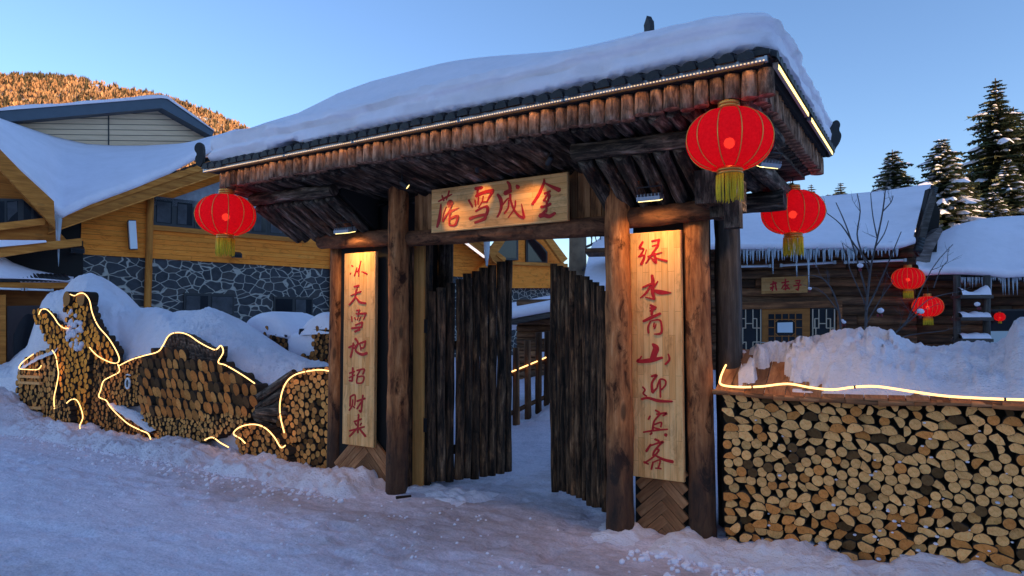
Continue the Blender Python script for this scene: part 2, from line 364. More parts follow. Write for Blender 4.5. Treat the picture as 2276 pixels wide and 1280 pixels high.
def scatter(poly, sp, rng, tries=9000):
    xs = [p[0] for p in poly]; ys = [p[1] for p in poly]; P = []; fails = 0
    for _ in range(tries):
        q = (rng.uniform(min(xs), max(xs)), rng.uniform(min(ys), max(ys)))
        if not inside(q, poly): continue
        if all((q[0]-p[0])**2+(q[1]-p[1])**2 > (sp*.8)**2 for p in P): P.append(q)
    return P
def shrink(poly, k):
    A, c = area_c(poly); r = math.sqrt(A/math.pi) if A > 0 else 1; f = max(.3, 1-k/r)
    return [(c[0]+(x-c[0])*f, c[1]+(y-c[1])*f) for x, y in poly]
def chaikin(p, n=1, q=.25):
    for _ in range(n):
        o = []
        for i in range(len(p)):
            a, b = p[i], p[(i+1) % len(p)]; o += [(a[0]*(1-q)+b[0]*q, a[1]*(1-q)+b[1]*q), (a[0]*q+b[0]*(1-q), a[1]*q+b[1]*(1-q))]
        p = o
    return p
def log_prism(mb, poly, Y, depth, cen, col, barkcol=(1, 1, 1), faces=(0, 1), tilt=(0, 0), rim=.0028):
    n = len(poly); q = len(mb.v)
    if sum(poly[i][0]*poly[(i+1) % n][1]-poly[(i+1) % n][0]*poly[i][1] for i in range(n)) < 0: poly = poly[::-1]
    for x, z in poly: mb.v.append((x, Y+(x-cen[0])*tilt[0]+(z-cen[1])*tilt[1], z))
    for x, z in poly: mb.v.append((x, Y+depth, z))
    inn = shrink(poly, rim); qi = len(mb.v)
    for x, z in inn: mb.v.append((x, Y+(x-cen[0])*tilt[0]+(z-cen[1])*tilt[1]-.0015, z))
    mb.face(list(range(qi, qi+n)), faces[0], [(x-cen[0], z-cen[1]) for x, z in inn], col, False)
    for i in range(n): k = (i+1) % n; mb.face([q+i, q+k, qi+k, qi+i], faces[1], [(i*.01, 0), (i*.01+.01, 0), (i*.01+.01, .003), (i*.01, .003)], barkcol, False)
    L = 0.
    for i in range(n):
        k = (i+1) % n; l = math.hypot(poly[k][0]-poly[i][0], poly[k][1]-poly[i][1])
        mb.face([q+i, q+n+i, q+n+k, q+k], faces[1], [(L, 0), (L, depth), (L+l, depth), (L+l, 0)], barkcol, True); L += l
def catmull(P, n=4):
    P = [Vector(p) for p in P]; o = []
    for i in range(len(P)-1):
        a, b, c, d = P[max(i-1, 0)], P[i], P[i+1], P[min(i+2, len(P)-1)]
        for k in range(n):
            t = k/n; o.append(.5*((2*b)+(c-a)*t+(2*a-5*b+4*c-d)*t*t+(3*b-3*c+d-a)*t**3))
    o.append(P[-1]); return o
def lin(tab, x):
    if x <= tab[0][0]: return tab[0][1]
    for (x0, y0), (x1, y1) in zip(tab, tab[1:]):
        if x <= x1: return y0+(y1-y0)*(x-x0)/(x1-x0)
    return tab[-1][1]
def sm(a, b, x):
    t = min(1, max(0, (x-a)/(b-a))); return t*t*(3-2*t)
def fbm(x, y, z=0, o=4): return mn.fractal((x, y, z), 1., 2., o)
def colv(rng, a=.8, b=1.15, warm=.05):
    k = rng.uniform(a, b); w = rng.uniform(-warm, warm); return (k*(1+w), k, k*(1-w))
# ------------------------------------------------------------------ setting: ground, banks, hills
DENT = {}
r0 = random.Random(31)
def step(x, y, a, k):
    dx, dy = math.cos(a), math.sin(a); cx, cy = x-dy*.09*k, y+dx*.09*k
    for i in range(-1, 2):
        for j in range(-1, 2): DENT.setdefault((int(cx//.5)+i, int(cy//.5)+j), []).append((cx, cy, dx, dy, r0.uniform(.014, .03)))
for sx_, sy_, a, n_ in ((-3.1, 2.4, 1.75, 11), (-4.6, 3.6, 1.0, 7), (-1.0, 3.0, 2.45, 9), (-2.2, 3.9, 1.9, 9), (-9.5, 3.7, .03, 17), (-6.4, 2.6, .25, 12), (-3.3, 5.6, 1.7, 7), (-2.4, 3.3, -.1, 9), (-7.5, 4.2, -.08, 14), (-4.2, 3.1, .5, 8)):
    x_, y_ = sx_, sy_
    for k_ in range(n_): step(x_, y_, a+r0.gauss(0, .12), 1 if k_ % 2 else -1); x_ += math.cos(a)*.36+r0.gauss(0, .03); y_ += math.sin(a)*.36+r0.gauss(0, .03); a += r0.gauss(0, .06)
def gz(x, y):
    n = .018*mn.noise((x*1.1, y*1.1, .3)) + .013*mn.noise((x*3.3, y*4.5, 1.3)) + .010*mn.noise((x*7, y*10, 2.3))
    n += (.016*abs(mn.noise((x*8, y*11, 6))) + .014*max(0, mn.noise((x*14, y*18, 9))))*(1.1+.9*mn.noise((x*.7, y*.7, 3)))
    tr = abs(((y-.12*x-.16*mn.noise((x*.35, 0, 2)))-2.6) % 1.55-.78); n -= .034*math.exp(-(tr/.09)**2)*sm(6, 4.2, y)*(.5+.5*mn.noise((x*.8, y, 7)))
    for cx, cy, dx, dy, dp in DENT.get((int(x//.5), int(y//.5)), ()):
        u = ((x-cx)*dx+(y-cy)*dy)/.145; v = (-(x-cx)*dy+(y-cy)*dx)/.062; q = u*u+v*v
        if q < 4: n += -dp*math.exp(-q*q*.9)+.35*dp*math.exp(-((q-1.7)/.6)**2)
    rise = .42*sm(6.3, 9.6, y)*sm(-1.2, -3.4, x)*sm(-9, -5.5, x) + .5*sm(8, 14, y)
    return n + rise
def axis(a, b, fine, lo, hi):
    s = []; x = a
    while x < b: s.append(x); x += fine
    g = fine; x = a
    pre = []
    while x > lo: g *= 1.35; x -= g; pre.append(max(x, lo))
    g = fine; x = s[-1]
    while x < hi: g *= 1.35; x += g; s.append(min(x, hi))
    return pre[::-1] + s
def dirt(x, y):
    d = abs(y-(4.2-.02*x)) ; k = .75*math.exp(-(d/.55)**2)*sm(-9.5, -5.5, x)                  # dirty strip along the gate and fence
    p = math.hypot((x+3.3)*.8, (y-4.6)*.75); k = max(k, .8*math.exp(-(p/1.2)**2))     # trampled threshold
    k = max(k, .55*math.exp(-((x+3.55)/.5)**2)*sm(4, 5, y)*sm(9, 7, y))
    k = max(k, .45*math.exp(-((y-2.9-.15*x)/.35)**2))
    return k
XS = axis(-13, 2.2, .036, -2600, 2600); YS = axis(1.2, 8.6, .036, -400, 2600)
mb = MB(); mb.grid([[(x, y, gz(x, y)) for y in YS] for x in XS], col=lambda i, j: (dirt(XS[i], YS[j]),)*3)
struct('snowy_road', mb, ROAD)
def berm(name, x0, x1, yb, prof, lump, seed, res=.03):
    nx = int((x1-x0)/res); ny = 34; P = []
    for i in range(nx+1):
        x = x0+(x1-x0)*i/nx; h, w0, w1 = prof(x); r = []
        for j in range(ny+1):
            t = j/ny*2-1; y = yb(x) + (t*w0 if t < 0 else t*w1)
            e = max(0, 1-abs(t)**1.7)
            n = mn.noise((x*3.1+seed, y*3.1, 0))*.5 + abs(mn.noise((x*8+seed, y*8, 4)))*.55 + abs(mn.noise((x*19+seed, y*19, 8)))*.3
            r.append((x, y, gz(x, y) + (e*h*(.62+.5*mn.noise((x*1.3+seed, 0, 0))) + lump*n*min(1, e*2.2)-.06*max(0, fbm(x*2.2, y*2.2, seed, 3)+.1)+.03)*sm(0, .3, x-x0)*sm(0, .3, x1-x)-.03))
        P.append(r)
    mb = MB(); mb.grid(P); struct(name, mb, ROUGHSNOW)
berm('snow_bank', -1.95, 2.6, lambda x: 4.98, lambda x: (.11+.07*sm(-1.2, .6, x), .34, .6), .11, 3.3)
def lprof(x): return (.14+.62*sm(-11.8, -13.3, x)+.05*math.sin(x*2.1), .42+.5*sm(-11.3, -13, x), .6)
berm('snow_bank', -14.2, -4.62, lambda x: 5.0, lprof, .14, 9.1)
berm('snow_bank', -4.75, -3.4, lambda x: 5.28-.05*(x+4.7), lambda x: (.05*sm(-3.4, -4.3, x)+.02, .22, .3), .07, 5.1)
berm('snow_bank', -2.55, -1.75, lambda x: 5.02, lambda x: (.03, .25, .3), .06, 15.1)
berm('snow_bank', -5.9, -4.3, lambda x: 8.75+.4*(x+5), lambda x: (.26, .6, .8), .12, 25.1, .05)
mb = MB(); r7 = random.Random(77)
for k in range(1500):
    u = r7.random()
    if u < .45: x = r7.uniform(-12.8, -4.7); y = 4.72-abs(r7.gauss(0, .22))
    elif u < .75: x = r7.uniform(-1.9, .9); y = 4.75-abs(r7.gauss(0, .2))
    else: x = r7.uniform(-10, 0); y = r7.uniform(3., 5.)
    s_ = r7.uniform(.006, .013)+(.02*r7.random()**4 if u < .75 else 0); c = Vector((x, y, gz(x, y)+s_*.3)); o = r7.uniform(0, 50)
    mb.grid([[c+Vector((s_*q*math.cos(b), s_*q*math.sin(b), s_*h))*(1+.0)+Vector((s_*.35*mn.noise((o+b, h, q)),)*3) for b in [i*math.pi/3 for i in range(6)]] for q, h in ((1., -.6), (1.1, .1), (.75, .6), (.05, .8))], smooth=False, closed=True)
solo('snow_crumbs', mb, SNOW, 'loose crumbs of snow scattered over the road and at the wall bases', 'snow', kind='stuff')
# snow heaped behind the left log wall
CREST = [(-60, 800), (20, 800), (60, 770), (92, 672), (105, 655), (140, 646), (157, 626), (180, 612), (205, 609), (228, 622), (250, 645), (275, 672), (300, 688), (325, 684), (350, 683), (380, 697), (400, 693), (430, 688), (455, 684), (480, 690), (510, 703), (540, 720), (575, 745), (620, 775), (680, 800), (745, 815)]
LOW = [(-60, 840), (30, 840), (60, 800), (85, 720), (100, 712), (150, 690), (160, 668), (195, 668), (215, 720), (250, 770), (262, 812), (320, 800), (350, 790), (378, 752), (420, 752), (480, 785), (500, 812), (560, 852), (600, 862), (640, 850), (740, 832)]
P = []
for i in range(0, 221):
    px = -60+805*i/220
    a = atY(px, lin(LOW, px), 5.46); b = atY(px, lin(CREST, px), 6.25); r = []
    r.append(Vector((a.x, 5.46, .0)))
    for j in range(23):
        t = j/22; z = a.z+(b.z-a.z)*math.sin(t*math.pi/2)**1.0; x = a.x+(b.x-a.x)*t; y = 5.46+(6.25-5.46)*t
        n = fbm(x*1.6, y*1.6, 1)*.07 + fbm(x*5, y*5, 2, 3)*.04 + abs(fbm(x*9, y*9, 5, 3))*.035
        r.append(Vector((x, y, z + n*sm(0, .2, t)*(1-.55*sm(.8, 1, t)))))
    for k, (dy, dz) in enumerate(((.15, -.03), (.4, -.2), (.8, -.6), (1.3, -1.2))):
        r.append(Vector((b.x, 6.25+dy, max(.1, b.z+dz))))
    P.append(r)
mb = MB(); mb.grid(P); struct('snow_bank', mb, ROUGHSNOW)
# far wooded hill in the sun, and an unseen ridge added and shaped to shade the village
RIDGE = [(-900, 230), (-400, 190), (-150, 172), (0, 168), (100, 170), (180, 178), (250, 192), (330, 204), (420, 235), (500, 262), (545, 283), (620, 330), (760, 400), (1000, 520), (1300, 610)]
P = []; hd = 900
tops = []
for i in range(0, 91):
    px = -900+2200*i/90; r = []
    for j in range(13):
        t = j/12; D = 420+(hd-420)*t; p = atD(px, lin(RIDGE, px)+9, hd); foot = atD(px, 700, 420)
        q = foot.lerp(p, t); q.z = p.z*(t**1.15) + 6*fbm(px*.004, t*3)*math.sin(t*3.1); r.append(q)
    q = r[-1].copy(); q = q + Vector((FW*400)); q.z *= .6; r.append(q); P.append(r)
mb = MB(); mb.grid(P); struct('hill', mb, snowm('hill_snow', (.78, .78, .8)))
mb = MB(); r2 = random.Random(4)
for k in range(21000):
    a = r2.random(); u = r2.uniform(17, 72); t = 1-(r2.random()**1.5)*.8
    if r2.random() < .12: t = r2.uniform(.97, 1.02)
    i = int(u); fu = u-i; v = t*12; j = min(11, int(v)); fv = v-j
    p = P[i][j].lerp(P[i+1][j], fu).lerp(P[i][j+1].lerp(P[i+1][j+1], fu), fv)
    dens = fbm(p.x*.012, p.z*.02, 3)
    if dens < -.16 and r2.random() < .75: continue
    con = r2.random() < (.16 + .45*(dens > .3)); h = r2.uniform(6.5, 11.5)*(1.15 if con else 1.)
    c = (.16, .2, .12) if con else colv(r2, .55, 1.25, .12)
    for q in range(5):
        an = r2.uniform(0, 6.28); w = h*(.15 if con else .22); dx, dy = math.cos(an)*w, math.sin(an)*w
        b = p+Vector((r2.uniform(-2, 2), r2.uniform(-2, 2), -1)); tp = b+Vector((0 if con else r2.uniform(-2.4, 2.4), 0 if con else r2.uniform(-2.4, 2.4), h*r2.uniform(.7, 1)))
        if con: n = mb.add(b+Vector((dx, dy, h*.1)), b-Vector((dx, dy, -h*.1)), b+Vector((0, 0, h)))
        else: n = mb.add(b+Vector((dx*.25, dy*.25, h*.15)), tp+Vector((dx, dy, -h*.3)), tp)
        mb.face([n, n+1, n+2], 0, None, c, False)
solo('hillside_forest', mb, FORE, 'distant bare orange forest covering the sunlit hill', 'forest', kind='stuff')
sd = np.array([*SUN_XY, 0.]); sp = np.array([-sd[1], sd[0], 0.]); P = []
for i in range(0, 81):
    l = -330+12*i; hgt = 32-14*sm(26, 44, l)+3*fbm(l*.03, 1)
    P.append([Vector(sd*(130+d)+sp*l+np.array([0, 0, hgt*k])) for d, k in ((-60, -.05), (-25, .5), (0, 1.), (40, .5), (80, -.05))])
mb = MB(); mb.grid(P); struct('unseen_shade_ridge', mb, snowm('ridge_snow', (.35, .36, .38)))
# ------------------------------------------------------------------ conifers behind the cabins
def conifer(px, py, D, r, label, seed, snow=.35, bare=0.):
    rg = random.Random(seed); top = atD(px, py, D); h = top.z-.3; base = Vector((top.x, top.y, .3))
    t = thing('conifer_tree', label, 'tree', base, 'snowy conifers behind the cabins')
    mb = MB(); mb.tube([base+Vector((0, 0, -.4)), base+Vector((.03, .02, h*.5)), base+Vector((0, 0, h*.99))], [.017*h, .010*h, .002*h], 8); mb.build('trunk', TRNK, t)
    cr = MB(); sn = MB(); z = h*.10; lev = 0
    while z < h*.985:
        f = z/h; rr = 1.75*r*((1-f)**.8)*rg.uniform(.8, 1.15)*(1+.22*math.sin(lev*2.3+seed))+.10; nb = rg.randint(8, 10) if f < .85 else 6
        for k in range(nb):
            an = 6.283*(k+rg.random()*.8)/nb+lev*.7; L = rr*rg.uniform(.55, 1.12)*(1-bare*(rg.random() < .5)*.5)
            dr = Vector((math.cos(an), math.sin(an), 0)); sd_ = Vector((-dr.y, dr.x, 0)); up = .28*(f-.35); n = 6
            pts = [base+Vector((0, 0, z))+dr*(L*i/n)+Vector((0, 0, L*(up*i/n-.34*(i/n)**2+.10*(i/n)**4)+rg.uniform(-.03, .03)*L)) for i in range(n+1)]
            kc = rg.uniform(.65, 1.35); col = (kc*rg.uniform(.9, 1.25), kc, kc*.9)
            for i in range(1, n+1):
                w = L*.42*(1-.62*i/n)*rg.uniform(.7, 1.3)+.07; p = pts[i]; q = pts[i-1]
                for s_ in (-1, 1):
                    for e in (0, 1):
                        o = dr*(w*rg.uniform(.1, .8)); a = q.lerp(p, e*.5+rg.uniform(0, .4))
                        m = cr.add(a, a+sd_*(s_*w)+o+Vector((0, 0, -w*rg.uniform(.05, .5))), a+dr*w*.45+Vector((0, 0, -w*.12)))
                        cr.face([m, m+1, m+2], 0, None, col, False)
                m = cr.add(q, p+Vector((0, 0, -w*.5)), p+dr*.1); cr.face([m, m+1, m+2], 0, None, col, False)
            if rg.random() < snow*1.25:
                i0 = rg.randint(1, 3); i1 = rg.randint(4, 6); w = L*.13+.035; rows = []
                for i in range(i0, i1+1):
                    e = math.sin(math.pi*(i-i0+.35)/(i1-i0+.7)); c = pts[i]+Vector((0, 0, .03)); ww = w*e*rg.uniform(.7, 1.2)
                    rows.append([c-sd_*ww-Vector((0, 0, ww*.35)), c-sd_*ww*.5+Vector((0, 0, ww*.25)), c+Vector((0, 0, ww*.42)), c+sd_*ww*.5+Vector((0, 0, ww*.25)), c+sd_*ww-Vector((0, 0, ww*.35))])
                sn.grid(rows)
        z += max(.15, h*.021)*(1-.4*f)*rg.uniform(.8, 1.2); lev += 1
    cr.build('crown', NEED, t)
    if sn.f: tag(sn.build('snow_dusting', SNOW, t), None, None, kind='stuff')
conifer(2212, 168, 44, 3.3, 'tallest conifer behind the right cabin, rising well above its neighbours', 1, .30, .3)
conifer(2252, 232, 47, 3.2, 'tall conifer just right of the tallest one', 2, .3)
conifer(2300, 205, 50, 3.6, 'tall conifer cut by the right edge of the photo', 3, .3)
conifer(2092, 305, 38, 3.0, 'broad conifer heavy with snow beside the long cabin roof end', 4, .75)
conifer(2150, 400, 41, 2.4, 'short conifer left of the tallest tree', 5, .6)
conifer(1983, 328, 40, 2.6, 'snowy conifer rising behind the right end of the long cabin roof', 6, .5)
conifer(2040, 440, 36, 1.8, 'low snowy conifer between two bigger snowy ones', 7, .7)
conifer(1868, 403, 60, 2.2, 'small far conifer peeping over the middle of the long cabin roof', 8, .1)
conifer(1803, 406, 66, 1.7, 'small slim far conifer just right of the rear lantern', 9, .1)
conifer(1757, 398, 58, 2.0, 'small far conifer right above the rear lantern', 10, .2)
conifer(1712, 420, 60, 1.9, 'small far conifer beside the right end of the gate eaves', 12, .2)
conifer(1840, 428, 64, 1.3, 'tiniest far conifer over the long cabin roof', 11, .1)
conifer(2290, 268, 43, 3.0, 'dense conifer at the right edge of the photo, in front of the tall pair', 15, .45)
conifer(2178, 330, 46, 2.5, 'mid height conifer just left of the tallest one', 16, .4)
conifer(2120, 395, 44, 2.2, 'low conifer between the broad snowy one and the tall group', 17, .6)
conifer(2238, 350, 40, 2.6, 'dense lower conifer in front of the tall pair', 18, .5)
conifer(2205, 420, 38, 2.4, 'low snowy conifer at the foot of the tallest tree', 13, .7)
conifer(2268, 400, 40, 2.6, 'low snowy conifer beside the right edge of the photo', 14, .6)
# ------------------------------------------------------------------ the gatehouse
GATE = thing('gatehouse', 'log gatehouse with a thick snow covered hip roof and open picket doors', 'gate', (-3.58, 5.3, 0))
rg = random.Random(21)
def glog(name, p0, p1, r0, r1=None, mat=LOG, seed=None, parent=GATE, **k):
    mb = MB(); mb.log(p0, p1, r0, r1, seed=rg.uniform(0, 40) if seed is None else seed, col=colv(rg, .85, 1.15, .06), **k)
    return mb.build(name, [mat, CUT if mat is LOG else mat], parent)
for x in (-2.18, -4.53): glog('post', (x, 5.06, -.1), (x-.01, 5.06, 3.12), .108, .098, seg=18, kn=.10, bend=.008, step=.08)
glog('post', (-1.575, 5.25, -.1), (-1.60, 5.25, 2.46), .105, .098, seg=16, kn=.08)
glog('post', (-5.60, 5.27, -.1), (-5.60, 5.27, 2.50), .092, .085, seg=16, kn=.08)
for x, y in ((-1.47, 5.66), (-1.50, 5.86)): glog('post', (x, y, -.1), (x, y, 2.75), .10, .095, GREY, kn=.07)
for x, y in ((-5.55, 5.75), (-2.15, 5.85), (-4.55, 5.85)): glog('post', (x, y, -.1), (x, y, 2.95), .09, .085, BARK)
# pillar panels: dark backing and chevron slats
for x0, x1 in ((-2.12, -1.62), (-5.55, -4.6)):
    mb = MB(); mb.abox(x0, x1, 5.24, 5.30, -.05, 2.5); mb.abox(x0+.02, x1-.02, 5.30, 5.80, -.05, 2.9); mb.build('pillar_core', DARK, GATE)
for xa, xb in ((-2.075, -1.69), (-5.51, -4.66)):
    xm = (xa+xb)/2
    for sx in (-1, 1):
        L = abs(xb-xa)/2
        for k in range(-3, 6):
            z0 = .02+k*.108
            a = Vector((xm-sx*.022, 5.20+sx*.002, z0+L*.95+.022)); b = Vector((xm+sx*L, 5.20+sx*.002, z0))
            if max(a.z, b.z) > .66 or b.z < -.40: continue
            d = (b-a).normalized(); up = Vector((-d.z, 0, d.x))*.0365*(1 if L < .3 else 1)
            mb = MB(); mb.box((a+b)/2, (b-a)/2, up, Vector((0, .014, 0)), 0, colv(rg, .6, 1.2)); mb.build('chevron_slat', CHEV, GATE)
# logs on top of the pillars, lintel, transom boards
glog('beam', (-2.2, 5.13, 2.50), (-1.36, 5.13, 2.52), .086, .08, LOGR, seg=16, kn=.09)
glog('beam', (-5.72, 5.13, 2.54), (-4.55, 5.13, 2.52), .078, .085, LOGR, seg=16, kn=.09)
glog('lintel', (-4.55, 5.13, 2.49), (-2.16, 5.13, 2.45), .078, .085, LOGR, seg=16, kn=.10, bend=.012)
x = -4.46
while x < -2.2:
    w = rg.uniform(.09, .14); mb = MB(); mb.abox(x, x+w-.008, 5.22, 5.25, 2.48, 3.15, 0, colv(rg, .7, 1.2)); mb.build('transom_board', CHEV, GATE); x += w
# door jambs
def gbox(name, m, *a, col=(1, 1, 1)):
    mb = MB(); mb.abox(*a, 0, col); return mb.build(name, m, GATE)
gbox('jamb_board', PICK, -4.62, -4.535, 5.16, 5.30, -.05, 2.46); gbox('jamb_board', PICK, -4.64, -4.60, 5.30, 5.48, -.05, 2.46)
jx = [atY(q, 800, 5.36).x for q in (918, 944)]; gbox('new_jamb_plank', NEWW, jx[0], jx[1], 5.34, 5.40, -.05, 2.46)
gbox('jamb_board', PICK, jx[1]+.003, jx[1]+.05, 5.36, 5.42, -.05, 2.46)
gbox('jamb_board', PICK, -2.36, -2.26, 5.25, 5.40, -.05, 2.42)
for z in (.55, 1.55): gbox('hinge', BLACK, -4.455, -4.36, 5.345, 5.36, z, z+.14)
# open picket leaves
def leaf_(hx, hy, fx, fy, n, tops, label):
    a = Vector((hx, hy, 0)); b = Vector((fx, fy, 0)); d = (b-a).normalized(); nn = Vector((d.y, -d.x, 0))
    if nn.y > 0: nn = -nn
    L = (b-a).length
    mb = MB(); mb.box(a+d*L/2-nn*.055+Vector((0, 0, 1.42)), d*L/2, nn*.02, Vector((0, 0, .045))); mb.box(a+d*L/2-nn*.055+Vector((0, 0, .35)), d*L/2, nn*.02, Vector((0, 0, .045)))
    mb.box(a+d*L*.5-nn*.055+Vector((0, 0, .885)), d*L*.03, nn*.015, Vector((0, 0, .5)))
    lf = mb.build('gate_leaf', PICK, GATE)
    lf['label'] = label
    for k in range(n):
        t = (k+.5)/n; w = L/n*.525; p = a+d*L*t+nn*rg.uniform(-.012, .012); h = lin(tops, t)+rg.uniform(-.012, .012); bot = .03+rg.uniform(0, .05)
        m2 = MB(); m2.log(p+Vector((0, 0, bot)), p+d*rg.uniform(-.012, .012)+Vector((0, 0, h)), w*rg.uniform(.88, 1.0), w*rg.uniform(.82, .98), seg=9, kn=.16, seed=rg.uniform(0, 50), col=colv(rg, .6, 1.5, .1), cap=0, bend=rg.uniform(-.012, .012), flat=.75)
        m2.build('picket', PICK, lf)
leaf_(-4.36, 5.33, -3.905, 6.18, 10, [(0, 1.94), (.2, 2.03), (.5, 2.19), (.8, 2.29), (1, 2.34)], 'left picket leaf swung inwards')
leaf_(-2.40, 5.36, -3.19, 5.80, 11, [(0, 1.92), (.3, 2.04), (.6, 2.13), (1, 2.24)], 'right picket leaf swung inwards')
# roof: deck, tile edge, eave logs, soffit slabs
EX0, EX1, EY0, EY1 = -6.42, -.84, 4.20, 6.96
Rp = .38
def ring(d, z): return [(EX0+d, EY0+d, z), (EX1-d, EY0+d, z), (EX1-d, EY1-d, z), (EX0+d, EY1-d, z)]
mb = MB(); mb.grid([ring(.16, 3.22), ring(.02, 3.22), ring(.0, 3.26), ring(0, 3.30), ring(1.36, 3.30+1.36*Rp)], smooth=False, closed=True); mb.build('roof_deck', DARK, GATE)
mb = MB()
def tile(p, out, r, seed, ln=.6):
    out = Vector(out); sd_ = Vector((-out.y, out.x, 0)); q = Vector(p); up = Vector((0, 0, 1)); rows = []
    for k, (o, dz) in enumerate(((.045, -.02), (.03, -.012), (-ln*.42, ln*.2), (-ln, ln*.44))):
        rows.append([q+out*o+up*dz+sd_*(r*math.cos(t))+up*(r*1.05*math.sin(t)) for t in [math.pi*i/8 for i in range(9)]])
    c = colv(random.Random(seed), .6, 1.4); mb.grid(rows, 0, lambda i, j: c)
    n = mb.add(*rows[0]); mb.face(list(range(n, n+9)), 0, None, c, False)
k = 0; x = EX0+.05
while x < EX1: tile((x, EY0-.02, 3.262+rg.uniform(-.008, .008)), (0, -1, 0)  , .052, k, max(.08, min(.45, x-EX0, EX1-x))); x += .118; k += 1
y = EY0+.05
while y < EY1:
    tile((EX1+.02, y, 3.262), (1, 0, 0)  , .052, k, max(.08, min(.45, y-EY0, EY1-y))); tile((EX0-.02, y, 3.262), (-1, 0, 0)  , .052, k, max(.08, min(.45, y-EY0, EY1-y))); y += .118; k += 1
mb.abox(EX0-.03, EX1+.03, EY0-.035, EY0+.05, 3.262, 3.292); mb.abox(EX1-.05, EX1+.035, EY0+.055, EY1, 3.262, 3.292)
mb.build('tile_edge', TILE, GATE)
def fringe(p, out, w):
    out = Vector(out); sd_ = Vector((-out.y, out.x, 0)); h = rg.uniform(.145, .17); m2 = MB()
    m2.log(Vector(p)+Vector((0, 0, 3.215-h)), Vector(p)+Vector((0, 0, 3.215)), w*rg.uniform(.47, .53), w*.47, seg=10, kn=.12, seed=rg.uniform(0, 60), step=.05, col=colv(rg, .75, 1.2, .05), cap=0)
    m2.build('eave_log', FRNG, GATE)
x = EX0+.1
while x < EX1-.02: w = rg.uniform(.092, .118); fringe((x+w/2, EY0+.10+rg.uniform(-.008, .008), 0), (0, -1, 0), w); x += w
y = EY0+.2
while y < EY1-.05: w = rg.uniform(.09, .115); fringe((EX1-.09, y+w/2, 0), (1, 0, 0), w); y += w
# soffit: rough slabs running from the eave down to the wall head
x = EX0+.14
while x < EX1-.12:
    w = rg.uniform(.10, .15); pil = (x < -4.75) or (x > -1.95)
    m2 = MB(); j = rg.uniform(-.02, .02)
    m2.log((x+w/2, EY0+.16, 3.085+j), (x+w/2+rg.uniform(-.03, .03), 5.24, 2.98+j), w*.53, w*.5, seg=9, kn=.28, seed=rg.uniform(0, 90), step=.07, col=colv(rg, .6, 1.5, .05), cap=0, flat=.55)
    m2.build('soffit_slab', BARK, GATE); x += w
x = EX0+.14
m2 = MB(); m2.abox(EX0+.18, EX1-.18, 5.26, EY1-.2, 2.99, 3.05); m2.abox(EX0+.16, EX1-.16, EY0+.2, EY1-.2, 3.14, 3.18); m2.build('soffit_deck', BARK, GATE)
y = 5.32
while y < EY1-.15:
    w = rg.uniform(.10, .15); m2 = MB()
    m2.log((EX1-.14, y+w/2, 3.08), (EX1-.85, y+w/2, 2.95), w*.53, w*.5, seg=9, kn=.28, seed=rg.uniform(0, 90), step=.08, col=colv(rg, .6, 1.5, .05), cap=0, flat=.6)
    m2.build('soffit_slab', BARK, GATE); y += w
# brackets on the pillars: outrigger log near the eave, raking logs down to the pillar beam
for xa, xb, z0, z1 in ((-2.34, -1.28, 2.96, 2.93), (-6.2, -4.96, 2.97, 2.95)):
    glog('bracket_beam', (xa, 4.60, z0), (xb, 4.60, z1), .068, .062, BARK, kn=.2, seg=12)
    n = 7 if xa > -3 else 8
    for k in range(n):
        x = xa+.08+(xb-xa-.16)*k/(n-1)
        glog('bracket_log', (x, 4.62, 2.90), (x+rg.uniform(-.02, .02), 5.16, 2.60), .062, .058, BARK, kn=.25, seg=10, step=.07)
    mb = MB(); mb.hexa([(xa, 4.70, 2.93), (xb, 4.70, 2.93), (xb, 5.22, 2.62), (xa, 5.22, 2.62), (xa, 4.70, 2.99), (xb, 4.70, 2.99), (xb, 5.22, 2.96), (xa, 5.22, 2.96)]); mb.build('bracket_board', DARK, GATE)
for x in (-1.17, -1.33): glog('rafter_end', (x, 4.62, 2.90), (x, 6.6, 2.86), .075, .07, BARK, kn=.15)
mb = MB(); mb.box((-1.19, 4.78, 2.55), (.052, 0, 0), (0, .05, 0), (0, 0, .24)); mb.build('hanging_block', BARK, GATE)
mb = MB(); mb.box((-1.34, 5.05, 2.62), (.11, 0, 0), (0, .30, 0), (0, 0, .12)); mb.build('corbel', BARK, GATE)
mb = MB(); mb.box((-1.34, 5.0, 2.47), (.05, 0, 0), (0, .09, 0), (0, 0, .05)); mb.build('corbel', BARK, GATE)
glog('rear_beam', (-5.9, 6.2, 2.72), (-1.1, 6.2, 2.72), .09, .09, BARK)
